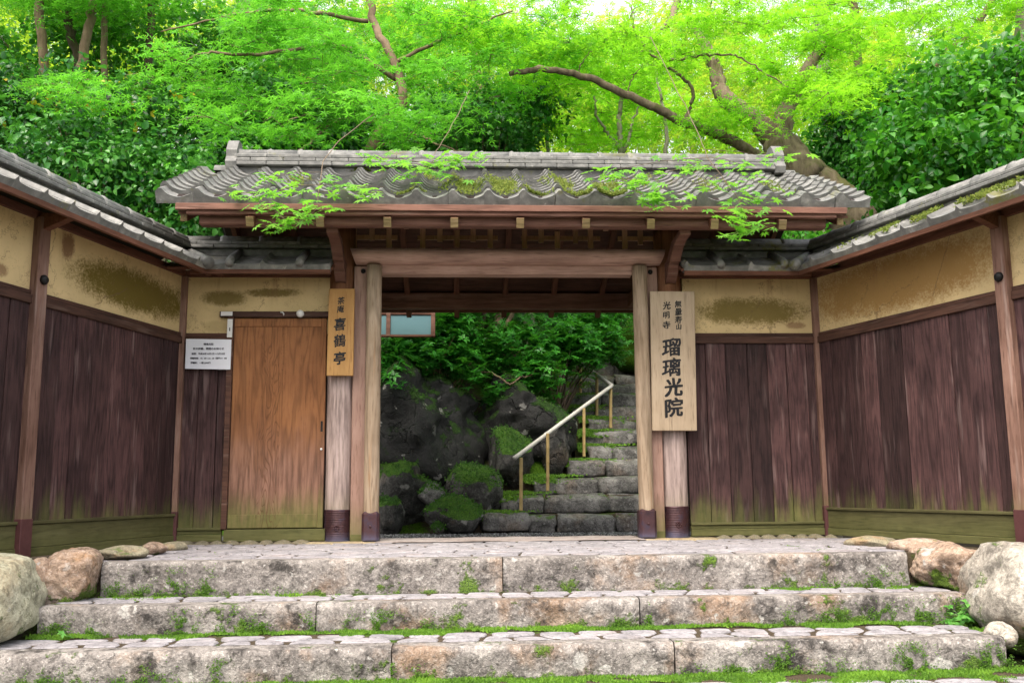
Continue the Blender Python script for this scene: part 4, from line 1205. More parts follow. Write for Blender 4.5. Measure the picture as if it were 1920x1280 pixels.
# ------------------------------------------------------------------ boundary walls
EAVE_W = 0.40
def build_wall(name, label, origin, heading, L, posts, stains, door=None, plank_ranges=None, knobs=(), plaster_from=None, ridge_z=2.64, left_trim=0.0, right_trim=0.0, seed=1, bases=True, plinth_hi=0.245, tile_w=0.27, roof0=0.0, roof1=None, rolls=False, ridge0=None, ridge1=None):
    """local x along the wall, front is local -y"""
    rg = random.Random(seed)
    w = empty(name, origin, heading, label, 'wall', None)
    roof1 = L if roof1 is None else roof1
    r0 = roof0 if ridge0 is None else ridge0; r1 = roof1 if ridge1 is None else ridge1
    pm = plaster('ochre_plaster_%d' % seed, stains=stains)
    pl = box('plaster_panel', 0.0, L, -0.022, 0.05, 1.79, 2.285, pm, w, 0)
    box('back_lining', 0.0, L, 0.012, 0.05, 0.1, 1.789, MT['plank_back'], w, 0)
    ranges = plank_ranges or [(0.0, L)]
    for a, b in ranges:
        x = a
        while x < b - 0.02:
            pw = rg.uniform(0.13, 0.21)
            if b - (x + pw) < 0.08: pw = b - x
            dy = rg.uniform(0, 0.013)
            cx = x + pw / 2
            me = box_me('plank', -pw / 2 + 0.0025, pw / 2 - 0.0025, -0.012, 0.012, 0, 1.70 - (plinth_hi - 0.02), 0.002)
            link('plank', me, MT['plank'], w, Matrix.Translation((cx, -0.012 - dy, plinth_hi - 0.02)))
            x += pw
        box('plinth_board', a, b, -0.048, -0.018, 0.075, plinth_hi - 0.02, MT['plinth'], w, 0.003)
        box('plinth_foot', a, b, -0.056, -0.018, 0.015, 0.073, MT['plinth'], w, 0.003)
        box('plinth_cap', a, b, -0.062, -0.012, plinth_hi - 0.018, plinth_hi + 0.005, MT['plinth'], w, 0.004)
        box('mid_rail', a, b, -0.050, -0.016, 1.695, 1.755, MT['rail'], w, 0.003)
        box('mid_rail', a, b, -0.038, -0.016, 1.757, 1.788, MT['rail'], w, 0.003)
    for x in posts:
        po = box('wall_post', x - 0.052, x + 0.052, -0.082, 0.06, 0.0, 2.30, MT['post'], w, 0.006)
        box('post_shoe', x - 0.056, x + 0.056, -0.086, 0.02, 0.0, plinth_hi + 0.02, MT['shoe'], po, 0.003)
        link('bracket', prism_me('bracket', [(-0.05, 2.20), (-0.10, 2.22), (-0.26, 2.275), (-0.33, 2.285), (-0.33, 2.30), (-0.05, 2.33)], 'x', x - 0.03, x + 0.03), MT['red_dark'], po)
    for x in knobs:
        k = link('knob', lathe_me('knob', [(0.034, 0), (0.034, 0.014), (0.024, 0.026), (0.010, 0.030)], 14), MT['iron'], w, Matrix.Translation((x, -0.084, 1.865)) @ Matrix.Rotation(R(90), 4, 'X'))
    # eave timbers
    box('eave_beam', min(0.0, roof0), max(L, roof1), -0.045, 0.045, 2.287, 2.345, MT['red_dark'], w, 0.003)
    zf, zr = 2.315, 2.50
    up = Vector((0, EAVE_W, zr - zf)); Ls = up.length; up.normalize(); nrm = Vector((0, -up.z, up.y))
    def rp(t, d): return Vector((0, -EAVE_W, zf)) + up * t + nrm * d
    poly = [(p.y, p.z) for p in (rp(0.03, -0.055), rp(Ls, -0.055), rp(Ls, -0.03), rp(0.03, -0.03))]
    link('soffit_board', prism_me('soffit_board', poly, 'x', r0 - 0.02, r1 + 0.02), MT['red_dark'], w)
    box('fascia_board', roof0, roof1, -EAVE_W + 0.02, -EAVE_W + 0.05, zf - 0.075, zf - 0.028, MT['red_dark'], w, 0.003)
    poly = [(-EAVE_W + 0.03, zf - 0.026), (-EAVE_W + 0.03, zf - 0.015), (0, zr - 0.01), (EAVE_W, zf - 0.015), (EAVE_W, zf - 0.05), (0, zr - 0.05)]
    rf = link('roof', prism_me('roof', poly, 'x', roof0 + 0.004, roof1 - 0.004), MT['plank_back'], w)
    nt = int(round((roof1 - roof0) / tile_w)); tw = (roof1 - roof0) / nt
    ET = tile_me('eave_tile', tw, Ls, 0.034, lip=0.078, n=14, tile_prof=flat_prof)
    for i in range(nt):
        x = roof0 + i * tw
        p = rp(0, 0.005 + rg.uniform(0, 0.005))
        link('eave_tile', ET, MT['tile_wall'], rf, Matrix(((1, 0, 0, x), (0, up.y, nrm.y, p.y), (0, up.z, nrm.z, p.z), (0, 0, 0, 1))))
        link('eave_tile', ET, MT['tile_wall'], rf, Matrix(((-1, 0, 0, x + tw), (0, -up.y, -nrm.y, -p.y), (0, up.z, nrm.z, p.z), (0, 0, 0, 1))))
        # roll cap over each joint, standing a little above the eave
        if not rolls or i % 2 == 0: continue
        v_, f_ = tube_arrays([(0, -0.012, 0.0), (0, 0.05, 0.018), (0, Ls, 0.018)], [0.036, 0.036, 0.034], 10)
        link('roll_tile', mesh('roll_tile', v_, f_, True), MT['tile_wall'], rf, Matrix(((1, 0, 0, x + 0.13 * tw), (0, up.y, nrm.y, p.y), (0, up.z, nrm.z, p.z), (0, 0, 0, 1))))
    rd = box('ridge', r0, r1, -0.055, 0.055, zr - 0.03, zr + 0.035, MT['tile_wall'], w, 0.005)
    zz = zr + 0.036
    seg = 0.30; n_ = int((r1 - r0) / seg) + 1
    for lay, hw in enumerate((0.105, 0.095)):
        for i in range(n_):
            a = r0 + (i - (0.5 if lay else 0)) * seg; b = a + seg - 0.003
            a = max(a, r0); b = min(b, r1)
            if i == n_ - 1: b = r1
            if b - a < 0.03: continue
            box('ridge_tile', a, b, -hw - rg.uniform(0, .003), hw, zz + lay * 0.032, zz + lay * 0.032 + 0.029, MT['tile_wall'], rd, 0.005)
    capL = (r1 - r0) / max(1, round((r1 - r0) / 0.32))
    CAPW = half_round_me('ridge_cap', capL, 0.072, 0.008)
    for i in range(int(round((r1 - r0) / capL))):
        link('ridge_cap', CAPW, MT['tile_wall'], rd, Matrix.Translation((r0 + i * capL, 0, zz + 0.060)))
    return w

OLIVE = (0.115, 0.085, 0.012); BROWN = (0.16, 0.075, 0.04); TAWNY = (0.27, 0.145, 0.04)
# left flaring wall: local x runs from its far (camera) end to the corner
thL = R(15.1); dL = Vector((math.sin(thL), math.cos(thL), 0)); LL = 4.4
oL = Vector((-2.85, 0, 0)) - dL * LL
hl = math.atan2(dL.y, dL.x)
def lx(u): return LL - u
build_wall('boundary_wall', 'plank and ochre plaster wall with big olive stain, flaring out beside the orange door', oL, hl, LL, [lx(1.86), lx(3.75)],
           [(lx(0.72), 2.02, 0.80, 0.175, OLIVE, 0.95), (lx(1.55), 2.18, 0.07, 0.10, BROWN, 0.8), (lx(2.22), 1.87, 0.10, 0.05, BROWN, 0.7)], knobs=[lx(1.86)], seed=11, roof1=LL - 0.20, ridge1=LL + 0.03)
# right flaring wall
thR = R(17.8); dR = Vector((math.sin(thR), -math.cos(thR), 0)); LR = 4.4
hr = math.atan2(dR.y, dR.x)
build_wall('boundary_wall', 'plank and tawny plaster wall with mossy tiles, flaring out beside the large signboard', Vector((2.79, 0, 0)), hr, LR, [2.07, 3.95],
           [(1.0, 2.06, 1.12, 0.24, TAWNY, 0.85), (2.45, 1.90, 0.2, 0.03, BROWN, 0.5)], knobs=[2.07], seed=23, roof0=0.20, ridge0=-0.03)
# gate-plane walls
wl_ = build_wall('boundary_wall', 'low-roofed plaster wall holding an orange plank door and a paper notice', Vector((-2.85, 0, 0)), 0.0, 1.28, [],
           [(0.36, 2.10, 0.20, 0.07, OLIVE, 0.8), (0.78, 2.15, 0.24, 0.04, OLIVE, 0.8), (0.3, 1.85, 0.12, 0.05, OLIVE, 0.25)], plank_ranges=[(0.045, 0.42)], seed=31, plinth_hi=0.125, roof0=0.16, roof1=1.33, ridge0=-0.02, rolls=True)
wr_ = build_wall('boundary_wall', 'low-roofed plaster wall with oval olive stain between the large signboard and the corner', Vector((1.57, 0, 0)), 0.0, 1.22, [],
           [(0.62, 1.99, 0.50, 0.125, OLIVE, 0.85), (1.02, 1.86, 0.09, 0.03, BROWN, 0.6)], plank_ranges=[(0.0, 1.22)], seed=37, plinth_hi=0.125, roof0=-0.06, roof1=1.06, ridge1=1.24, rolls=True)
# corner posts belong to the gate-plane walls
for w, x in ((wl_, 0.0), (wr_, 1.22)):
    po = box('corner_post', x - 0.05, x + 0.05, -0.075, 0.045, 0.0, 2.29, MT['post'], w, 0.006)
    box('post_shoe', x - 0.054, x + 0.054, -0.079, 0.03, 0.0, 0.265, MT['shoe'], po, 0.003)
for w, xc, sx in ((wl_, 0.0, 1), (wr_, 1.22, -1)):
    v_, f_ = tube_arrays([(xc + sx * 0.335, -0.45, 2.315), (xc + sx * 0.30, -0.40, 2.345), (xc, 0.0, 2.53)], [0.047, 0.045, 0.042], 12)
    link('valley_tile', mesh('valley_tile', v_, f_, True), MT['tile_wall'], w)
    me = mesh('valley_board', [(xc + sx * 0.31, -0.38, 2.285), (xc - sx * 0.1, -0.42, 2.30), (xc, 0.02, 2.46), (xc + sx * 0.4, -0.38, 2.29), (xc + sx * 0.1, 0.02, 2.47)], [(0, 1, 2), (0, 2, 4, 3)])
    link('valley_board', me, MT['tile_wall'], w)
# plaster below the left lintel notch, door with its frame
pm2 = plaster('ochre_plaster_low', stains=[(0.28, 1.86, 0.12, 0.05, OLIVE, 0.3)])
box('door_head', 0.34, 1.285, -0.072, -0.024, 1.925, 1.975, MT['rail'], wl_, 0.003)
box('door_jamb', 0.415, 0.462, -0.070, -0.018, 0.115, 1.924, MT['rail'], wl_, 0.003)
dr = box('door', 0.463, 1.262, -0.036, -0.012, 0.118, 1.922, MT['door'], wl_, 0.003)
box('top_rail', 0.464, 1.215, -0.044, -0.034, 1.845, 1.918, MT['door'], dr, 0.003)
box('bottom_rail', 0.464, 1.215, -0.044, -0.034, 0.122, 0.235, MT['door'], dr, 0.003)
box('closing_stile', 1.217, 1.261, -0.046, -0.034, 0.120, 1.920, MT['door'], dr, 0.003)
box('finger_pull', 1.228, 1.246, -0.0475, -0.0455, 0.93, 1.02, MT['black_recess'], dr, 0)
link('lock', lathe_me('lock', [(0.011, 0), (0.010, 0.006), (0.003, 0.008)], 12), MT['white_metal'], dr, Matrix.Translation((1.237, -0.046, 0.78)) @ Matrix.Rotation(R(90), 4, 'X'))
box('plinth_board', 0.44, 1.285, -0.060, -0.016, 0.012, 0.112, MT['plinth'], wl_, 0.004)
box('name_label', 0.352, 0.452, -0.0755, -0.0735, 1.935, 1.972, MT['white_metal'], wl_, 0.001)
ms = box('hinge_plate', 0.412, 0.456, -0.0765, -0.0715, 1.745, 1.905, MT['white_metal'], wl_, 0.001)
box('hinge_slot', 0.430, 0.438, -0.0785, -0.0775, 1.80, 1.83, MT['iron'], ms, 0)
link('door_lamp', lathe_me('door_lamp', [(0.033, 0), (0.033, 0.012), (0.022, 0.026), (0.006, 0.032)], 16), MT['white_metal'], wl_, Matrix.Translation((1.035, -0.072, 1.952)) @ Matrix.Rotation(R(90), 4, 'X'))
v_, f_ = tube_arrays([(0.865, -0.076, 1.966), (0.885, -0.088, 1.962), (0.895, -0.088, 1.95), (0.892, -0.078, 1.938)], 0.006, 6)
link('coat_hook', mesh('coat_hook', v_, f_, True), MT['white_metal'], wl_)
# footing stones under the gate-plane walls
FS = [rock_me('footing_stone', 300 + q, 1, 1, 1, planes=8, sub=2, flat=0.8, rough=0.06) for q in range(4)]
for w, x0, x1 in ((wl_, 0.06, 1.16), (wr_, 0.20, 1.15)):
    x = x0
    while x < x1:
        ln = rnd.uniform(0.10, 0.17)
        o = link('footing_stone', FS[rnd.randrange(4)], MT['small_stone'], w, Matrix.Translation((x + ln / 2, -0.085, -0.022)) @ Matrix.Diagonal((ln * 0.58, 0.10, 0.050, 1)) @ Matrix.Rotation(rnd.uniform(0, 3) * 0 , 4, 'Z'))
        x += ln
# moss cushions along the right wall's tiles
def wall_moss():
    rg = np.random.default_rng(31); P = []
    for m, (u0, su) in ((2600, (1.75, 0.32)), (700, (1.2, 0.2)), (900, (2.3, 0.25))):
        for _ in range(m):
            u = rg.normal(u0, su); v = rg.uniform(-0.36, -0.10)
            z = 2.315 + (v + 0.40) * 0.4625 + 0.02 + rg.uniform(0, 0.035)
            if noise.fractal(Vector((u * 4.5, v * 3, 2.0)), 1, 2, 3) > 0.0: P.append((u, v, z))
    P = np.array(P); n = len(P)
    a = np.stack([rg.normal(0, 0.7, n), rg.normal(-0.5, 0.7, n), rg.uniform(0.2, 1, n)], 1)
    return leaves_me('moss', P, np.stack([rg.normal(0, .7, n), -np.ones(n), rg.normal(.6, .5, n)], 1), a, rg.uniform(.014, .034, n), (np.array([(-0.35, 0, 0), (0.35, 0, 0), (0.05, 0.9, 0.2)]), [(0, 1, 2)]), np.clip(rg.normal(0.4, 0.22, n), 0, 0.97))
wR = [o for o in bpy.data.objects if o.name == 'boundary_wall.001'][0]
o = link('moss', wall_moss(), MT['roof_moss'], wR); o['kind'] = 'stuff'

# ------------------------------------------------------------------ boulders beside the steps
def at_px(px, py, Y): return on_y(px, py, Y)
def brock(px0, px1, py0, py1, Y, depth, seed, mat, label, **kw):
    a = on_y(px0, py1, Y); b = on_y(px1, py0, Y)
    c = (a + b) / 2
    return rock('boulder', (c[0], Y, c[2]), ((b[0] - a[0]) / 2 * 1.06, depth / 2, (b[2] - a[2]) / 2 * 1.06), seed, mat, label, **kw)
brock(-170, 62, 1042, 1225, -2.7, 0.9, 51, 'boulder_green', 'large pale green tinted boulder under the wall post, beside the orange rock', planes=12, flat=0.80, rough=0.09, fine=0.03, sq=2.8, sub=5)
brock(52, 92, 1045, 1130, -2.35, 0.4, 52, 'boulder_rust', 'narrow brown stone wedged between the pale green boulder and the orange rock', rough=0.05)
brock(76, 186, 1030, 1138, -2.15, 0.5, 53, 'boulder_rust', 'squarish orange-stained rock at the end of the top step', planes=10, flat=0.84, rough=0.10, fine=0.035, sq=3.6, sub=5)
brock(182, 275, 1022, 1052, -1.75, 0.4, 54, 'small_stone', 'low brownish stone lying behind the orange-stained rock', rough=0.05)
brock(262, 312, 1015, 1042, -1.35, 0.32, 55, 'boulder_rust', 'small rounded rusty stone near the corner post below the paper notice', rough=0.05, sub=3)
brock(300, 352, 1014, 1036, -0.9, 0.3, 56, 'small_stone', 'small grey-green stone at the foot of the corner below the paper notice', rough=0.05, sub=3)
brock(1832, 2080, 1018, 1255, -2.7, 0.9, 57, 'boulder', 'huge pale rounded boulder under the wall post by the tawny plaster', planes=13, flat=0.80, rough=0.10, fine=0.03, sq=2.7, sub=5)
brock(1716, 1828, 1012, 1108, -2.15, 0.55, 58, 'boulder_rust', 'cracked rust-coloured rock between the top step and the huge pale boulder', planes=12, flat=0.76, rough=0.12, fine=0.04, sq=3.4, sub=5)
brock(1670, 1770, 1008, 1040, -1.8, 0.4, 59, 'boulder_rust', 'flat brown rock under the tawny wall, behind the cracked rust-coloured rock', rough=0.05)
brock(1588, 1680, 1003, 1032, -1.3, 0.35, 60, 'small_stone', 'low flat brown stone under the tawny wall near its corner post', rough=0.05)
brock(1850, 1900, 1165, 1215, -3.0, 0.2, 61, 'boulder', 'small pale stone in the moss at the foot of the huge pale boulder', rough=0.06, sub=3)
moss_strip('moss', steps[2], X(1780, -2.6, -.4), X(1900, -2.6, -.4), -2.95, -2.5, -0.40, 12000, 0.03, 15, edge=0.1)
def weeds(px, py, n, seed, label, Y=-2.7, s=0.05, h=0.06):
    rg = np.random.default_rng(seed)
    c = on_y(px, py, Y)
    C = c + rg.normal(0, 1, (n, 3)) * np.array([h, 0.05, h * 0.6])
    d = rosette_leaves(rg, C, 5, s)
    P, N, A, S, Q = d
    o = link('weed', leaves_me('weed', P, N, A, S, OVATE, Q), MT['weed'])
    tag(o, label, 'weed')
weeds(1815, 1150, 34, 5, 'clump of small green weeds between the second step and the huge boulder', -2.62, 0.035, 0.075)
weeds(108, 1193, 2, 6, 'tiny seedling in the moss by the pale green boulder', -2.75, 0.035, 0.006)

fl = link('fallen_leaf', leaves_me('fallen_leaf', np.zeros((1, 3)), np.array([[0.1, -0.5, 1.0]]), np.array([[1.0, 0.3, 0]]), np.array([0.045]), STAR7, np.array([0.5])), plain('dry_orange_leaf', (0.55, 0.22, 0.05), 0.7))
fl.location = tuple(on_y(1758, 1182, -2.62))
tag(fl, 'single dry orange leaf lying on the moss near the huge pale boulder', 'leaf')
# ------------------------------------------------------------------ signboards and notice
def glyph(ch, size, bold=0.0):
    cu = bpy.data.curves.new('glyph', 'FONT')
    cu.body = ch; cu.size = size; cu.align_x = 'CENTER'; cu.align_y = 'CENTER'
    cu.offset = bold; cu.extrude = 0.0012; cu.resolution_u = 3
    ob = bpy.data.objects.new('glyph', cu)
    COL.objects.link(ob)
    dg = bpy.context.evaluated_depsgraph_get()
    me = bpy.data.meshes.new_from_object(ob.evaluated_get(dg))
    bpy.data.objects.remove(ob); bpy.data.curves.remove(cu)
    return me
def embolden(me, bx, by):
    n0 = len(me.vertices)
    v = np.empty(n0 * 3); me.vertices.foreach_get('co', v); v = v.reshape(-1, 3)
    fs = [tuple(p.vertices) for p in me.polygons]
    V = []; Fs = []
    for k, (dx, dy) in enumerate([(0, 0), (1, 0.2), (-1, -0.2), (0.7, 1), (-0.7, -1), (-0.75, 0.8), (0.75, -0.8)]):
        V.append(v + np.array([dx * bx, dy * by, 0.00006 * k])); Fs += [tuple(i + k * n0 for i in f) for f in fs]
    return mesh('character', np.concatenate(V), Fs)
def put_glyph(parent, ch, x, z, y, size, bold, mat, name='character', brush=True, wx=1.0):
    me = glyph(ch, size)
    if bold: me = embolden(me, bold, bold * 0.6)
    v = np.empty(len(me.vertices) * 3); me.vertices.foreach_get('co', v); v = v.reshape(-1, 3)
    if len(v) == 0: return
    mn, mxv = v.min(0), v.max(0); c = (mn + mxv) / 2
    v[:, 0] -= c[0]; v[:, 1] -= c[1]
    if brush:
        nx_ = v[:, 0] / size; ny_ = v[:, 1] / size
        v[:, 1] += size * (0.10 * nx_ - 0.10 * nx_ ** 2)                       # strokes climb to the right
        v[:, 0] += size * (0.03 * np.sin(ny_ * 7) )
        v[:, 0] *= wx
        v[:, 1] += size * 0.012 * np.sin(nx_ * 23 + ny_ * 9)
        v[:, 0] += size * 0.012 * np.sin(ny_ * 21 + nx_ * 5)
    me.vertices.foreach_set('co', v.reshape(-1))
    me.update()
    link(name, me, MT[mat], parent, Matrix.Translation((x, y, z)) @ Matrix.Rotation(R(90), 4, 'X'))
def on_board(px, py, Y):
    p = on_y(px, py, Y); return p[0], p[2]
YB_ = -0.155
def board(name, pts, mat, label):
    V = []
    for dy in (0.0, 0.034):
        for px, py in pts:
            p = on_y(px, py, YB_); V.append((p[0], YB_ + dy, p[2]))
    Fs = [(0, 1, 2, 3)[::-1], (4, 5, 6, 7)] + [(i, (i + 1) % 4, 4 + (i + 1) % 4, 4 + i) for i in range(4)]
    bm = bmesh.new(); me0 = mesh(name, V, Fs); bm.from_mesh(me0)
    bmesh.ops.recalc_face_normals(bm, faces=bm.faces[:])
    bmesh.ops.bevel(bm, geom=bm.edges[:], offset=0.003, segments=1, affect='EDGES')
    root = empty(name, (0, 0, 0), 0, label, 'sign')
    link('board', from_bm('board', bm), MT[mat], root)
    return root
sl = board('signboard', [(617, 541), (665, 541), (662, 704), (612, 704)], 'board_l', 'narrow amber wooden signboard with five brushed characters beside the orange door')
for ch, px, py, hp, b in (('茶', 639.5, 563.5, 15, .0016), ('庵', 638.5, 579, 15, .0013), ('喜', 637.5, 607.5, 26, .0032), ('鶴', 637, 638, 26, .0023), ('亭', 637, 671, 26, .0038)):
    x, z = on_board(px, py, YB_); sz = hp / 232.0 * 1.04
    put_glyph(sl, ch, x, z, YB_ - 0.001, sz, b, 'ink', wx=0.92)
sr = board('signboard', [(1219, 546), (1302, 546), (1307, 807), (1223, 807)], 'board_r', 'large tan wooden signboard with eleven brushed characters on the pillar by the purple planks')
for ch, px, py, hp, b in (('無', 1271.5, 569.5, 14, .0015), ('量', 1272, 584, 15, .0014), ('寿', 1272, 599, 15, .0016), ('山', 1272.5, 612, 12, .0018), ('光', 1250, 572.5, 16, .0018), ('明', 1249.5, 590.5, 14, .0016), ('寺', 1249.5, 609, 16, .0018),
                          ('瑠', 1259, 650.5, 37, .0048), ('璃', 1259, 688, 37, .0042), ('光', 1263, 725, 36, .0068), ('院', 1263.5, 763, 37, .0058)):
    x, z = on_board(px, py, YB_); sz = hp / 232.0 * 1.06
    put_glyph(sr, ch, x, z, YB_ - 0.001, sz, b, 'ink')
nr = empty('paper_notice', (-2.61, -0.085, 1.47), 0, 'white laminated paper notice with small printed lines beside the orange door', 'notice')
V = []
for dy in (-0.0, 0.002):
    for px, py in ((349, 635), (434, 636.5), (432, 692.5), (347, 691)):
        p = on_y(px, py, -0.085); V.append((p[0] + 2.61, dy, p[2] - 1.47))
link('sheet', mesh('sheet', V, [(3, 2, 1, 0), (4, 5, 6, 7), (0, 1, 5, 4), (1, 2, 6, 5), (2, 3, 7, 6), (3, 0, 4, 7)]), MT['paper'], nr)
def notice_line(txt, px, py, hp):
    p = on_y(px, py, -0.085)
    put_glyph(nr, txt, p[0] + 2.61, p[2] - 1.47, -0.0015, hp / 218.0, 0.0004, 'print', 'printed_line', False)
notice_line('瑠璃光院', 391, 645, 4.6)
notice_line('秋の拝観、期間のお知らせ', 391, 653.5, 4.8)
notice_line('期間：平成30年10月1日～12月10日', 390.5, 663, 4.0)
notice_line('拝観時間：10：00～16：30（閉門17：00）', 391, 671.5, 3.7)
notice_line('拝観料：一般2,000円', 376, 680, 4.0)

# ------------------------------------------------------------------ garden inside: stairs, rail, rocks
gs = tag(link('garden_stairs', box_me('garden_stairs', 1.1, 3.4, 3.25, 3.3, -0.2, -0.1, 0), MT['soil']), kind='structure')
STEP_Y = [960, 924, 892, 862, 834, 807, 782, 760, 737, 717, 700, 682, 667]
LEFT = [903, 940, 1000, 1065, 1100, 1100, 1102, 1068, 1060, 1052, 1045, 1105, 1110]
stair_pts = []
V = []; Fs = []
rgs = random.Random(9)
for i, py in enumerate(STEP_Y):
    Y = 3.0 + 0.42 * i
    zt = on_y(1150, py, Y)[2]
    zb = zt - 0.235
    xl = on_y(LEFT[i], py, Y)[0]; xr = on_y(1205, py, Y)[0] + 0.55 + 0.03 * i
    stair_pts.append((Y, zt, xl, xr))
    # earth and moss bed behind the stones
    b = len(V)
    nb_ = 14
    for k in range(nb_ + 1):
        x = xl - 0.15 + (xr - xl + 0.3) * k / nb_
        hh = 0.02 * noise.noise(Vector((x * 4, Y, 1)))
        V += [(x, Y + 0.10, zb - 0.1), (x, Y + 0.10, zt - 0.03 + hh), (x, Y + 0.62, zt - 0.02 + hh)]
    for k in range(nb_):
        q = b + 3 * k
        Fs += [(q, q + 3, q + 4, q + 1), (q + 1, q + 4, q + 5, q + 2)]
    x = xl
    while x < xr - 0.1:
        ln = rgs.uniform(0.28, 0.85)
        if xr - (x + ln) < 0.25: ln = xr - x
        h = 0.225 * rgs.uniform(0.94, 1.03)
        me = slab_me('step_stone', 400 + i * 7 + int(x * 10), ln / 2 * 1.0, 0.24, h / 2)
        # flatten the tread
        for v in me.vertices:
            if v.co.z > h / 2: v.co.z = h / 2 + (v.co.z - h / 2) * 0.12
            if v.co.y < -0.17: v.co.y = -0.17 + (v.co.y + 0.17) * 0.4
        o = link('step_stone', me, MT['step_rock'], gs); o.location = (x + ln / 2, Y + 0.17 + rgs.uniform(-0.015, 0.015), zt - h / 2 + rgs.uniform(-0.022, 0.012)); o.rotation_euler = (rgs.uniform(-0.05, 0.05), rgs.uniform(-0.04, 0.04), rgs.uniform(-0.09, 0.09))
        x += ln + 0.008
gs.data = mesh('garden_stairs', V, Fs, True); gs.data.materials.append(MT['soil'])
# moss on the stairs' inner side
rg = np.random.default_rng(55); P = []
for i, (Y, zt, xl, xr) in enumerate(stair_pts[:11]):
    m = 2400
    x = xl + np.abs(rg.normal(0, 0.30, m)) - 0.12; y = Y + rg.uniform(-0.03, 0.36, m)
    z = zt + 0.012 + 0.02 * np.array([noise.noise(Vector((a * 7, b * 7, i))) for a, b in zip(x, y)])
    z -= 0.10 * np.maximum(0, Y + 0.09 - y) / 0.12
    keep = rg.random(m) < np.exp(-np.maximum(0, x - xl) * 1.8)
    P.append(np.stack([x, y, z], 1)[keep])
P = np.concatenate(P); n = len(P)
a = np.stack([rg.normal(0, 0.7, n), rg.normal(-0.5, 0.6, n), rg.uniform(0.2, 1, n)], 1)
o = link('moss', leaves_me('moss', P, np.stack([rg.normal(0, .7, n), -np.ones(n), rg.normal(.7, .5, n)], 1), a, rg.uniform(.02, .042, n), (np.array([(-0.35, 0, 0), (0.35, 0, 0), (0.05, 0.9, 0.2)]), [(0, 1, 2)]), np.clip(rg.normal(0.4, 0.2, n), 0, 0.97)), MT['moss'], gs)
o['kind'] = 'stuff'
# bamboo handrail
hrail = empty('bamboo_handrail', tuple(on_y(977, 955, 3.2)), 0, 'grey bamboo handrail on slim posts climbing the mossy garden steps', 'handrail')
hb = Vector(hrail.location)
def L_(p): return np.array(p) - np.array(hb)
def bamboo_me(name, p0, p1, r, knots=4):
    p0 = np.array(p0); p1 = np.array(p1)
    pts = []; rad = []
    for k in range(knots):
        for f, rr in ((0.0, 1.12), (0.06, 1.0), (0.94, 1.0)):
            pts.append(p0 + (p1 - p0) * ((k + f) / knots)); rad.append(r * rr)
    pts.append(p1); rad.append(r)
    v, f = tube_arrays(pts, rad, 10)
    return mesh(name, v, f, True)
for px, y0, y1, Y in ((977, 858, 957, 3.2), (1027, 812, 920, 3.62), (1095, 765, 856, 4.5), (1145, 724, 802, 5.4), (1119, 700, 780, 5.9), (1088, 688, 742, 6.6)):
    link('post', bamboo_me('post', L_(on_y(px, y1, Y)), L_(on_y(px, y0, Y)), 0.021 if Y < 5 else 0.024, 4), MT['bamboo'], hrail)
link('rail', bamboo_me('rail', L_(on_y(965, 858, 3.12)), L_(on_y(1147, 723, 5.4)), 0.026, 7), MT['pole'], hrail)
link('rail', bamboo_me('rail', L_(on_y(1147, 722, 5.4)), L_(on_y(1046, 652, 7.6)), 0.028, 6), MT['pole'], hrail)

def grock(px0, px1, py0, py1, Y, depth, seed, mat, label, **kw):
    return brock(px0, px1, py0, py1, Y, depth, seed, mat, label, **kw)
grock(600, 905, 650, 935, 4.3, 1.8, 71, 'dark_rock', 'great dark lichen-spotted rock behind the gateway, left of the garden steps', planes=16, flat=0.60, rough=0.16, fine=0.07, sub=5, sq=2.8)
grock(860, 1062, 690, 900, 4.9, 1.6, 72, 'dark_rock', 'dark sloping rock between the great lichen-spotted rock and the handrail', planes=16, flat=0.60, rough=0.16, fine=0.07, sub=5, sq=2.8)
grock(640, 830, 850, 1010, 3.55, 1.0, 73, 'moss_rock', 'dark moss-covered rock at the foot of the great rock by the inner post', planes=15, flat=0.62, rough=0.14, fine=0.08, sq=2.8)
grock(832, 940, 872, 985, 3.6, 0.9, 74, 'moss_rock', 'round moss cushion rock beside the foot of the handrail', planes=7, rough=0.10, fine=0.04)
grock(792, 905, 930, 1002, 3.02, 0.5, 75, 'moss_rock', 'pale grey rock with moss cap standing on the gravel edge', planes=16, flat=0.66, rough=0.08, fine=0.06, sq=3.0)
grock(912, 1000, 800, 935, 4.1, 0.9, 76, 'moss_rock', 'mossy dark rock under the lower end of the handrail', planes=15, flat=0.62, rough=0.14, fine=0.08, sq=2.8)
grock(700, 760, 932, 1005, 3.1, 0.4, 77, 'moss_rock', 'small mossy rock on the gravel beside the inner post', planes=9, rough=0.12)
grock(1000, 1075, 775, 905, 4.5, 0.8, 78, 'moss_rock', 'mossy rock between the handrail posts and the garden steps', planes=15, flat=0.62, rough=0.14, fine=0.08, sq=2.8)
grock(813, 834, 980, 1000, 2.9, 0.12, 79, 'step_rock', 'pebble-sized brown stone on the gravel by the pale mossy rock', sub=3)
grock(780, 835, 905, 950, 3.3, 0.3, 80, 'step_rock', 'angular brown-grey stone half buried in moss below the great rock', planes=12, flat=0.65, sub=3)
grock(1146, 1260, 606, 705, 7.6, 1.6, 81, 'moss_bank', 'bright mossy bank rock at the top of the garden steps', planes=8, rough=0.14, fine=0.05)
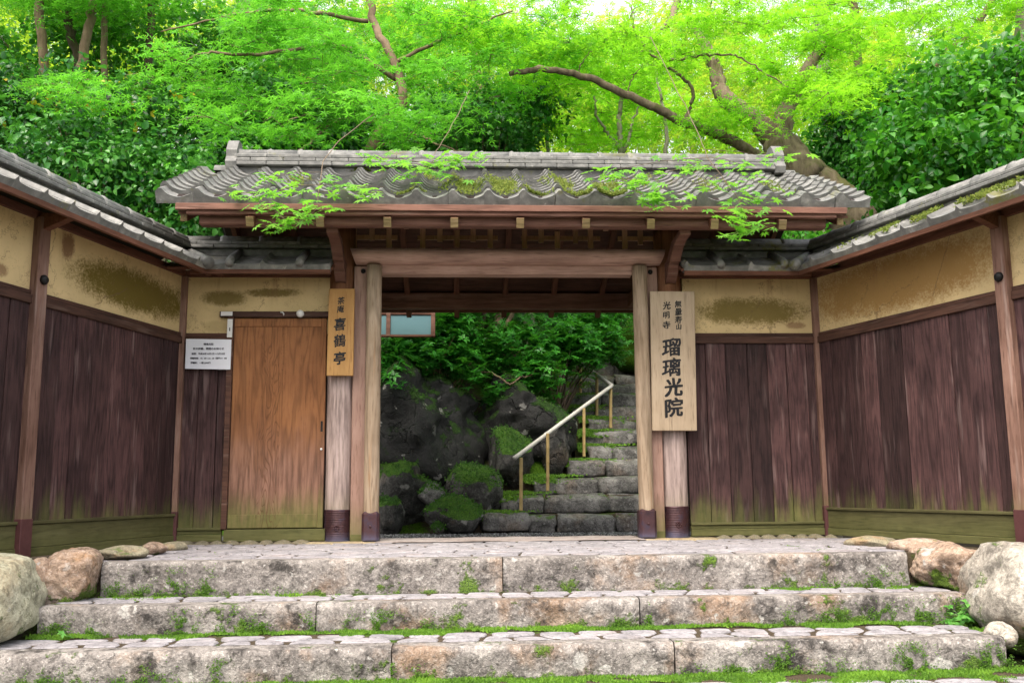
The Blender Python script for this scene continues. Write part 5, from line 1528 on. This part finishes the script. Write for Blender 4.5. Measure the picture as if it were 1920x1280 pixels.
def tufts(o, n, seed, zmin=0.15, s=0.03):
    rg = np.random.default_rng(seed)
    me = o.data; k = len(me.vertices)
    v = np.empty(k * 3); me.vertices.foreach_get('co', v); v = v.reshape(-1, 3)
    nn_ = np.empty(k * 3); me.vertices.foreach_get('normal', nn_); nn_ = nn_.reshape(-1, 3)
    w = nn_[:, 2] + 0.5 * np.array([noise.fractal(Vector(p * 2.2) + Vector((seed, 0, 0)), 1, 2, 3) for p in v])
    idx = np.where(w > zmin)[0]
    if len(idx) == 0: return
    i = rg.choice(idx, n)
    P = v[i] + rg.normal(0, 0.02, (n, 3)) - nn_[i] * 0.012
    a = nn_[i] + rg.normal(0, 0.6, (n, 3)) - np.array([0, 0, 0.25])
    N = np.stack([rg.normal(0, .6, n), -np.ones(n), rg.normal(.6, .5, n)], 1)
    m = link('moss', leaves_me('moss', P, N, a, rg.uniform(0.5, 1.2, n) * s, (np.array([(-0.4, 0, 0), (0.4, 0, 0), (0.05, 0.9, 0.2)]), [(0, 1, 2)]), np.clip(rg.normal(0.35, 0.22, n), 0, 0.97)), MT['rock_moss'], o)
    m['kind'] = 'stuff'
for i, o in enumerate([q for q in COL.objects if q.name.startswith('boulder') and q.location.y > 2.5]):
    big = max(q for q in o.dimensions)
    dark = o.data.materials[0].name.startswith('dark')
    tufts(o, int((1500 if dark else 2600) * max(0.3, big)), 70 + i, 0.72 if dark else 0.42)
# framed glass screen hanging behind the gate
gsx = empty('glass_screen', tuple(on_y(765, 632, 2.6)), 0, 'wood-framed glass pane hanging under the rear eave', 'screen')
o3 = np.array(gsx.location)
def sx_(px, py): p = on_y(px, py, 2.6) - o3; return p[0], p[2]
xa, za = sx_(640, 631); xb, zb_ = sx_(816, 588)
box('frame_rail', xa, xb, -0.02, 0.02, za - 0.005, za + 0.02, MT['red_dark'], gsx, 0.003)
box('frame_rail', xa, xb, -0.02, 0.02, zb_ - 0.01, zb_ + 0.03, MT['red_dark'], gsx, 0.003)
for px in (640, 728, 812):
    x, _ = sx_(px, 610); box('frame_stile', x - 0.024, x + 0.024, -0.023, 0.023, za, zb_ + 0.16, MT['red'], gsx, 0.003)
for p0, p1 in ((640, 728), (728, 812)):
    x0, _ = sx_(p0, 610); x1, _ = sx_(p1, 610)
    gl = box('pane', x0 + 0.025, x1 - 0.025, -0.004, 0.004, za + 0.021, zb_ - 0.011, MT['glass'], gsx, 0, Matrix.Identity(4))
# tilt the panes so that they mirror the bright sky
gsx.rotation_euler = (R(-6), 0, 0)

# ------------------------------------------------------------------ trees and shrubs
def px_path(pts):
    return np.array([on_y(px, py, Y) for px, py, Y in pts])
def tree(name, label, limbs, mat, cat='tree', group=None, wob=0.012, seed=0):
    """limbs: (pixel path, r0, r1)"""
    base = px_path(limbs[0][0])[0]
    root = empty(name, tuple(base), 0, label, cat, group)
    lst = []
    for i, (pp, r0, r1) in enumerate(limbs):
        w = smooth_path(px_path(pp), max(8, 6 * len(pp)), wob, seed + i) - base
        lst.append((w, np.linspace(r0, r1, len(w)), 12 if r0 > 0.08 else 7))
    link('trunk', tubes_me('trunk', lst), MT[mat], root)
    return root, base
def px_cloud(rg, n, cx, cy, rx, ry, y0, y1, power=0.5):
    a = rg.uniform(0, 2 * math.pi, n); r = rg.uniform(0, 1, n) ** power
    return np.array([on_y(cx + rx * r_ * math.cos(a_), cy + ry * r_ * math.sin(a_), y) for a_, r_, y in zip(a, r, rg.uniform(y0, y1, n))])
def maple_crown(root, base, regions, per, size, mat, seed, twigs=3, rad=(0.4, 0.85), tmpl=STAR):
    rg = np.random.default_rng(seed)
    C = np.concatenate([px_cloud(rg, *r) for r in regions]) - base
    Rd = rg.uniform(*rad, len(C))
    crown('crown', spray_leaves(rg, C, Rd, per, size), tmpl, MT[mat], root)
    if twigs:
        link('twigs', tubes_me('twigs', spray_twigs(rg, C, Rd, twigs)), MT['twig'], root)['kind'] = 'stuff'
# the great leaning maple behind the gate
root, base = tree('maple_tree', 'old leaning maple with mossy forked trunk rising behind the gate roof', [
    ([(1690, 640, 4.6), (1640, 500, 4.6), (1600, 420, 4.6), (1545, 362, 4.7), (1490, 312, 4.8), (1462, 268, 4.9)], 0.42, 0.27),
    ([(1470, 285, 4.9), (1425, 235, 5.0), (1385, 205, 5.1), (1352, 172, 5.3), (1338, 120, 5.5), (1300, 40, 5.8)], 0.18, 0.08),
    ([(1466, 270, 4.9), (1470, 215, 5.0), (1492, 170, 5.2), (1515, 130, 5.3), (1560, 60, 5.4)], 0.16, 0.08),
    ([(1440, 300, 4.8), (1418, 290, 4.6), (1370, 262, 4.4), (1330, 245, 4.3), (1285, 230, 4.2), (1240, 207, 4.0), (1190, 185, 3.9), (1140, 163, 3.8), (1085, 141, 3.7), (1035, 132, 3.6), (985, 133, 3.5), (955, 138, 3.5)], 0.085, 0.032),
    ([(1285, 228, 4.2), (1300, 170, 4.3), (1270, 140, 4.3), (1230, 110, 4.2), (1190, 60, 4.1), (1185, 10, 4.0)], 0.03, 0.012),
    ([(1240, 60, 4.5), (1262, 30, 4.5), (1280, -40, 4.6)], 0.05, 0.06),
    ([(1250, 115, 3.9), (1300, 108, 3.9), (1340, 103, 3.9), (1385, 107, 3.9), (1430, 135, 3.8), (1490, 170, 3.7)], 0.02, 0.008),
    ([(1085, 141, 3.7), (1090, 120, 3.7), (1110, 95, 3.6)], 0.012, 0.004),
    ([(1175, 178, 3.9), (1185, 150, 3.9), (1205, 118, 3.9)], 0.012, 0.004),
], 'bark', seed=2, wob=0.010)
maple_crown(root, base, [(40, 1230, 50, 400, 70, 3.0, 4.6), (30, 1230, 110, 380, 70, 4.6, 7.5), (22, 1100, 110, 220, 50, 4.4, 6.5), (44, 1180, 215, 300, 65, 6.0, 9.0), (58, 1620, 90, 240, 100, 4.0, 8.0), (26, 1620, 190, 160, 50, 5.6, 8.0), (10, 1450, 195, 170, 60, 2.8, 4.4)], 135, 0.084, 'maple_sun', 101, 3, (0.32, 0.7))
# hanging maple twigs in front of the gate roof, leaf by leaf
LEAF1 = leaves_me('leaf', np.zeros((1, 3)), np.array([[0, 0, 1.0]]), np.array([[0, 1.0, 0]]), np.array([1.0]), STAR7, np.array([0.35]))
LEAF2 = leaves_me('leaf', np.zeros((1, 3)), np.array([[0, 0, 1.0]]), np.array([[0, 1.0, 0]]), np.array([1.0]), STAR7, np.array([0.8]))
for m_ in (LEAF1, LEAF2): m_.materials.append(MT['maple_near'])
rgl = np.random.default_rng(77)
def hanging(root, base, stem, tips, nleaf, size=0.070, r=0.005):
    """stem: pixel path; tips: (px,py,Y, spread_px, n leaves)"""
    lst = []
    sp = smooth_path(px_path(stem), 20, 0.006, len(stem)) - base
    lst.append((sp, np.linspace(r, r * 0.45, len(sp)), 5))
    hb_ = None
    leaves = []
    for px, py, Y, spread, n_ in tips:
        for _ in range(int(n_ * 1.3)):
            ux = rgl.normal(0, 1); 
            q = on_y(px + ux * spread, py + 0.16 * ux * spread * rgl.choice([-1, 1]) + rgl.normal(0, 7) , Y + rgl.normal(0, 0.10)) - base
            leaves.append(q)
        c = on_y(px, py - 3, Y) - base
        j = np.argmin(np.linalg.norm(sp - c, axis=1))
        m_ = (sp[j] + c) / 2 + np.array([0, 0, 0.02])
        lst.append((np.array([sp[j], m_, c]), [r * 0.6, r * 0.5, r * 0.4], 4))
        for _ in range(3):
            e = on_y(px + rgl.normal(0, 1) * spread, py + rgl.normal(0, 5), Y) - base
            lst.append((np.array([c, (c + e) / 2 + np.array([0, 0, 0.012]), e]), [r * 0.4, r * 0.35, r * 0.2], 4))
    hb_ = link('hanging_branch', tubes_me('hanging_branch', lst), MT['twig'], root)
    for q in leaves:
        nrm = unit(np.array([rgl.normal(0, 0.35), rgl.normal(-0.35, 0.35), 1.0]))
        az = rgl.uniform(0, 2 * math.pi)
        a = np.array([math.cos(az), math.sin(az) * 0.6 - 0.35, -0.25]); bq = unit(np.cross(a, nrm)); a = np.cross(nrm, bq)
        s = size * rgl.uniform(0.7, 1.25)
        mt = Matrix(((bq[0] * s, a[0] * s, nrm[0] * s, q[0]), (bq[1] * s, a[1] * s, nrm[1] * s, q[1]), (bq[2] * s, a[2] * s, nrm[2] * s, q[2]), (0, 0, 0, 1)))
        link('leaf', LEAF1 if rgl.random() < 0.6 else LEAF2, None, hb_, mt)
hanging(root, base, [(1220, 70, 1.6), (1270, 170, 0.4), (1310, 250, -0.6), (1330, 300, -1.1), (1380, 370, -1.25), (1400, 415, -1.3)],
        [(1150, 322, -1.1, 26, 15), (1195, 340, -1.15, 34, 22), (1225, 365, -1.2, 26, 20), (1240, 383, -1.2, 16, 9), (1300, 310, -1.1, 40, 18), (1390, 312, -1.0, 32, 12), (1450, 300, -0.9, 26, 12), (1360, 345, -1.2, 40, 18), (1400, 375, -1.25, 40, 20), (1390, 402, -1.3, 30, 18), (1410, 425, -1.3, 28, 17), (1380, 440, -1.3, 20, 12)], 0)
root_main, base_main = root, base
# slender layered maple, left of the ridge
root, base = tree('maple_tree', 'slender maple with pale layered sprays above the left end of the gate ridge', [
    ([(640, 620, 3.6), (660, 420, 3.5), (690, 290, 3.4), (722, 232, 3.4), (755, 195, 3.4), (740, 120, 3.5), (700, 40, 3.6), (690, -60, 3.6)], 0.085, 0.045),
    ([(745, 150, 3.5), (640, 88, 3.2), (560, 92, 3.0), (470, 103, 2.8), (390, 100, 2.7), (350, 112, 2.7)], 0.035, 0.010),
    ([(722, 232, 3.4), (640, 225, 3.1), (590, 260, 2.7), (545, 300, 2.3), (530, 325, 2.1)], 0.022, 0.006),
    ([(700, 280, 3.4), (770, 250, 3.1), (830, 275, 2.8), (880, 290, 2.6)], 0.02, 0.006),
    ([(690, 40, 3.6), (560, 20, 3.2), (430, 30, 2.9), (300, 60, 2.7)], 0.03, 0.008),
    ([(740, 120, 3.5), (860, 60, 3.4), (960, 20, 3.2)], 0.03, 0.01),
], 'bark_brown', seed=12, wob=0.010)
maple_crown(root, base, [(62, 700, 60, 290, 80, 2.0, 6.5), (26, 470, 110, 230, 80, 2.0, 5.0), (30, 640, 215, 250, 50, 1.4, 3.6), (46, 880, 100, 240, 90, 4.2, 7.0), (8, 170, 170, 90, 24, 2.4, 3.6)], 150, 0.080, 'maple', 202, 3, (0.3, 0.66))
hanging(root, base, [(700, 215, 1.2), (640, 260, 0.2), (610, 300, -0.6), (600, 340, -1.1), (590, 395, -1.25), (545, 425, -1.3)],
        [(510, 335, -0.9, 26, 10), (470, 365, -1.1, 28, 10), (520, 360, -1.15, 30, 14), (500, 388, -1.25, 26, 16), (570, 395, -1.3, 24, 16), (555, 412, -1.3, 20, 12), (520, 425, -1.3, 18, 12), (660, 355, -1.15, 30, 14), (690, 365, -1.2, 18, 8), (620, 345, -1.1, 30, 12)], 0)
hanging(root, base, [(880, 170, 1.6), (850, 230, 0.6), (820, 280, -0.3), (800, 320, -0.8)],
        [(700, 300, -0.6, 30, 14), (760, 310, -0.7, 36, 24), (800, 322, -0.8, 34, 24), (850, 305, -0.7, 34, 22), (880, 296, -0.6, 22, 14)], 0)
# tall trunks on the left slope
trunks = [
    ('tall brown trunk rising straight beside the far left shrubs', [(85, 520, 6.5), (80, 330, 6.5), (82, 140, 6.6), (74, 0, 6.7), (76, -160, 6.8)], 0.085, 0.068, 'bark_brown'),
    ('brown trunk bending to one side between the straight trunk and the maple', [(140, 420, 6.0), (150, 240, 6.0), (152, 140, 6.0), (166, 50, 6.0), (176, -10, 6.0), (180, -160, 6.1)], 0.085, 0.06, 'bark_brown'),
    ('grey slanting trunk behind the two brown trunks', [(160, 300, 8.0), (148, 140, 8.0), (128, 40, 8.1), (118, -30, 8.2), (110, -140, 8.2)], 0.085, 0.07, 'bark_dark'),
    ('thin dark trunk half hidden by maple sprays on the left slope', [(200, 420, 7.0), (194, 240, 7.0), (196, 60, 7.1), (202, -120, 7.1)], 0.06, 0.05, 'bark_brown'),
    ('grey trunk seen through the maple leaves above the left wall', [(300, 420, 7.4), (288, 240, 7.4), (280, 100, 7.4), (284, 20, 7.4), (286, -140, 7.4)], 0.07, 0.055, 'bark_dark'),
    ('pale trunk deep in the left slope behind the layered maple', [(462, 300, 10.5), (455, 140, 10.5), (458, 20, 10.5), (460, -140, 10.5)], 0.16, 0.13, 'bark_pale'),
    ('dark broken trunk standing behind the middle of the gate ridge', [(910, 330, 7.5), (906, 230, 7.5), (900, 160, 7.5), (890, 80, 7.6), (880, -80, 7.6)], 0.10, 0.08, 'bark_brown'),
    ('pale thick trunk rising through the canopy above the leaning maple', [(1580, 420, 9.0), (1560, 260, 9.0), (1538, 90, 9.0), (1542, 0, 9.0), (1545, -150, 9.0)], 0.17, 0.14, 'bark_pale'),
    ('pale slim trunk standing behind the right end of the gate roof', [(1690, 470, 8.0), (1658, 340, 8.0), (1630, 225, 8.0), (1612, 150, 8.0), (1600, 0, 8.0), (1590, -120, 8.0)], 0.10, 0.07, 'bark_brown'),
    ('leaning bare brown limb tree above the broad-leaved shrub', [(1640, 260, 6.4), (1700, 170, 6.4), (1755, 118, 6.4), (1790, 85, 6.4), (1822, 60, 6.4), (1880, -30, 6.4)], 0.09, 0.05, 'bark_brown'),
    ('grey trunk at the far right edge above the broad-leaved shrub', [(1930, 320, 7.0), (1915, 160, 7.0), (1912, 60, 7.0), (1925, -60, 7.0)], 0.10, 0.09, 'bark_pale'),
]
for i, (lab, pp, r0, r1, bm) in enumerate(trunks):
    root, base = tree('slope_tree', lab, [(pp, r0, r1)], bm, seed=30 + i, wob=0.012, group='trees on the slope behind the gate')
    top = pp[-1]
    maple_crown(root, base, [(26, top[0], -90, 200, 110, top[2] - 1.5, top[2] + 1.5), (3, pp[-2][0], -10, 130, 40, top[2] + 0.3, top[2] + 1.5)], 60, 0.095, 'maple_sun' if pp[0][0] > 900 else 'maple', 400 + i, 0, (0.5, 1.0))
# thin many-stemmed pale tree right of the ridge's middle
root, base = tree('young_tree', 'thin pale many-stemmed tree behind the ridge below the maple limb', [
    ([(1168, 420, 6.5), (1166, 295, 6.5), (1160, 230, 6.5), (1165, 195, 6.5), (1172, 140, 6.5)], 0.055, 0.03),
    ([(1160, 280, 6.5), (1140, 250, 6.4), (1118, 215, 6.3), (1115, 180, 6.3)], 0.03, 0.016),
    ([(1168, 290, 6.5), (1182, 250, 6.5), (1185, 230, 6.5), (1200, 200, 6.6)], 0.03, 0.015),
], 'bark_pale', seed=60, wob=0.012)
maple_crown(root, base, [(40, 1130, 190, 160, 80, 6.0, 9.0)], 60, 0.085, 'maple_sun', 460, 2)

for lab, pp in (('thin pale sapling by the drooping evergreen behind the ridge', [(1030, 330, 7.0), (1026, 260, 7.0), (1030, 200, 7.0), (1025, 130, 7.0)]), ('thin pale sapling under the maple limb near its trunk', [(1245, 330, 6.0), (1250, 240, 6.0), (1240, 190, 6.0), (1228, 130, 6.0)])):
    root, base = tree('young_tree', lab, [(pp, 0.035, 0.018)], 'bark_pale', seed=64)
    maple_crown(root, base, [(7, pp[-1][0], 140, 60, 40, 6.2, 7.6)], 60, 0.085, 'maple_sun', 480, 0)
def shrub(name, label, blobs, per, size, mat, seed, tmpl=OVATE, clump=0.34, dens=7, stem='bark_dark', group=None, rosette=0, cat='shrub'):
    """blobs: (px, py, rx_px, ry_px, Y, depth)"""
    rg = np.random.default_rng(seed)
    C = []
    for px, py, rx, ry, Y, dep in blobs:
        c = on_y(px, py, Y); s = (on_y(px + 10, py, Y)[0] - c[0]) / 10
        R3 = np.array([rx * s * 1.1, dep / 2, ry * s * 1.1])
        vol = R3[0] * R3[1] * R3[2]
        n = max(5, int(dens * (vol ** (1 / 3) / clump) ** 2.2))
        d = unit(rg.normal(0, 1, (n, 3))) * (rg.uniform(0.25, 1, (n, 1)) ** 0.5)
        C.append(c + d * R3)
    C = np.concatenate(C)
    bx, by = C[:, 0].mean(), C[:, 1].mean()
    base = np.array([bx, by, float(hill_h(bx, by)) - 0.05])
    root = empty(name, tuple(base), 0, label, cat, group)
    Rd = rg.uniform(0.6, 1.15, len(C)) * clump
    if rosette:
        cl = C[rg.integers(0, len(C), len(C) * rosette)] - base
        d = unit(rg.normal(0, 1, (len(cl), 3))) * clump * rg.uniform(0.4, 1.1, (len(cl), 1))
        data = rosette_leaves(rg, cl + d, per, size)
    else:
        data = clump_leaves(rg, C - base, Rd, per, size)
    crown('crown', data, tmpl, MT[mat], root)
    st = []
    for c in C[rg.permutation(len(C))[:min(26, len(C))]] - base:
        m = c * np.array([0.45, 0.45, 0.6]) + rg.normal(0, 0.05, 3)
        p = smooth_path(np.array([rg.normal(0, 0.06, 3) * np.array([1, 1, 0]), m, c]), 8, 0.01, 1)
        st.append((p, np.linspace(0.022, 0.006, 8), 5))
    link('stems', tubes_me('stems', st), MT[stem], root)['kind'] = 'stuff'
    return root
G = 'evergreen shrubs on the slope left of the gate'
shrub('evergreen_shrub', 'dense dark evergreen shrub directly behind the left wall tiles', [(250, 350, 130, 90, 3.2, 1.6), (380, 400, 90, 70, 2.8, 1.3), (130, 300, 110, 70, 3.4, 1.6)], 95, 0.08, 'ever', 501, clump=0.28, dens=11, group=G)
shrub('evergreen_shrub', 'evergreen shrub with scattered yellow leaves below the brown trunks', [(90, 210, 130, 80, 5.0, 2.0), (250, 220, 130, 60, 4.8, 2.0), (20, 260, 80, 90, 4.6, 1.8)], 75, 0.10, 'ever_left', 502, clump=0.32, dens=9, group=G)
shrub('evergreen_shrub', 'dark evergreen shrub under the layered maple behind the ridge end', [(480, 240, 120, 70, 5.0, 1.8), (600, 255, 130, 60, 5.2, 1.8), (420, 300, 90, 60, 4.2, 1.5)], 120, 0.085, 'ever', 503, clump=0.34, dens=10, group=G)
shrub('evergreen_shrub', 'tall dark evergreen on the upper left slope behind the tall trunks', [(60, 70, 160, 120, 9.5, 2.5), (300, 110, 180, 110, 9.5, 2.5), (520, 130, 160, 100, 9.8, 2.5)], 46, 0.12, 'broad', 504, clump=0.5, dens=6, group=G)
shrub('evergreen_shrub', 'drooping dark evergreen behind the middle of the gate ridge', [(960, 220, 70, 60, 6.2, 1.6), (900, 260, 110, 40, 5.6, 1.6), (820, 240, 80, 50, 6.4, 1.6)], 110, 0.085, 'ever', 505, clump=0.34, dens=9, group='evergreens behind the gate ridge')
shrub('broadleaf_shrub', 'broad-leaved glossy shrub towering behind the right wall', [(1800, 230, 130, 110, 3.2, 1.8), (1740, 300, 110, 80, 2.8, 1.5), (1880, 170, 80, 90, 3.0, 1.6), (1870, 290, 80, 60, 2.4, 1.2)], 72, 0.115, 'broad', 506, tmpl=BROAD, clump=0.30, dens=8)
shrub('broadleaf_shrub', 'dark leafy shrub between the leaning maple and the right wall ridge', [(1680, 330, 70, 60, 5.0, 1.5), (1600, 300, 70, 80, 6.0, 1.5), (1700, 220, 90, 70, 6.4, 1.6), (1700, 400, 60, 40, 3.6, 1.2)], 100, 0.10, 'ever', 507, clump=0.34, dens=9)
shrub('broadleaf_shrub', 'green shrub showing under the right end of the gate eave', [(1480, 450, 70, 40, 2.6, 1.0), (1430, 470, 60, 30, 2.4, 0.9)], 100, 0.07, 'broad', 508, clump=0.24, dens=9)
# shrubs inside the gateway
G2 = 'shrubs inside the gateway'
shrub('garden_shrub', 'leafy shrub arching over the great dark rock', [(770, 625, 50, 30, 4.4, 0.8), (835, 640, 50, 50, 4.6, 0.9), (850, 600, 60, 35, 4.9, 0.9), (738, 660, 30, 22, 3.9, 0.4), (735, 690, 20, 12, 3.7, 0.3), (722, 722, 16, 9, 3.6, 0.25), (800, 668, 40, 16, 4.0, 0.4), (868, 690, 30, 22, 4.3, 0.4)], 6, 0.085, 'azalea', 509, SLIM, clump=0.17, dens=10, rosette=9, stem='bark_brown', group=G2)
shrub('garden_shrub', 'spreading shrub drooping in front of the upper garden steps', [(970, 660, 70, 55, 5.0, 0.9), (1040, 640, 60, 45, 5.4, 0.9), (1010, 705, 40, 38, 4.7, 0.6), (1095, 655, 40, 50, 5.4, 0.7), (1120, 610, 50, 30, 6.0, 0.8), (1140, 645, 36, 34, 5.7, 0.6), (935, 735, 30, 14, 4.5, 0.4), (900, 655, 40, 30, 4.8, 0.5)], 6, 0.075, 'azalea', 510, SLIM, clump=0.18, dens=10, rosette=9, stem='bark_dark', group=G2)
shrub('garden_shrub', 'dark shrub filling the bank behind the garden rocks', [(900, 560, 190, 60, 7.5, 1.4), (1080, 560, 120, 50, 8.5, 1.4), (780, 590, 90, 50, 6.4, 1.2)], 80, 0.08, 'ever', 512, clump=0.32, dens=9, group=G2)
# bare twisting branches low in the shrub and two trunks inside
root, base = tree('gnarled_tree', 'gnarled small tree with bare forked trunk inside the gateway', [
    ([(915, 700, 5.3), (922, 655, 5.3), (930, 620, 5.3), (938, 580, 5.3), (940, 540, 5.3)], 0.07, 0.05),
    ([(922, 655, 5.3), (940, 625, 5.2), (955, 600, 5.2), (975, 560, 5.2)], 0.05, 0.03),
    ([(888, 698, 4.5), (915, 698, 4.4), (935, 706, 4.4), (957, 720, 4.4), (975, 708, 4.4), (1000, 700, 4.6), (1010, 660, 4.9)], 0.014, 0.010),
    ([(925, 668, 4.9), (945, 650, 4.9), (952, 645, 4.9)], 0.02, 0.012),
], 'bark_brown', seed=90, wob=0.008)
rgq = np.random.default_rng(91)
crown('crown', rosette_leaves(rgq, px_cloud(rgq, 150, 950, 560, 90, 50, 5.0, 5.8) - base, 6, 0.085), SLIM, MT['azalea'], root)
root, base = tree('straight_trunk_tree', 'straight pinkish trunk standing behind the shrub inside the gateway', [([(995, 720, 7.0), (994, 640, 7.0), (990, 580, 7.0), (985, 480, 7.0)], 0.10, 0.09)], 'bark_pale', seed=93)
maple_crown(root, base, [(12, 985, 470, 120, 40, 6.5, 7.5)], 60, 0.08, 'maple', 470, 0)
# ------------------------------------------------------------------ far wood
rg = np.random.default_rng(900)
n = 400
gx1 = rg.uniform(-26, 30, n); gy1 = rg.uniform(12, 34, n)
hz = hill_h(gx1, gy1) + rg.uniform(0.3, 1, n) ** 0.8 * (3.5 + 0.16 * gy1)
keep = np.ones(n, bool)
C = np.stack([gx1, gy1, hz], 1)
Rd = rg.uniform(0.9, 1.9, n)
d = clump_leaves(rg, C, Rd, 11, 0.24)
o = link('far_wood', leaves_me('far_wood', d[0], d[1], d[2], d[3], STAR, d[4]), MT['far'])
tag(o, 'sunlit yellow-green wood covering the hillside far behind the gate', 'wood', kind='stuff')
st = []
for i in range(28):
    x, y = rg.uniform(-24, 28), rg.uniform(13, 30)
    z = float(hill_h(x, y))
    p = np.array([[x, y, z - 0.3], [x + rg.normal(0, .2), y, z + 2.5], [x + rg.normal(0, .5), y, z + 6 + rg.uniform(0, 3)]])
    st.append((smooth_path(p, 6), np.linspace(0.16, 0.06, 6), 6))
o = link('far_trunks', tubes_me('far_trunks', st), MT['bark_pale'])
tag(o, 'distant pale trunks of the hillside wood far behind the gate', 'wood', kind='stuff')
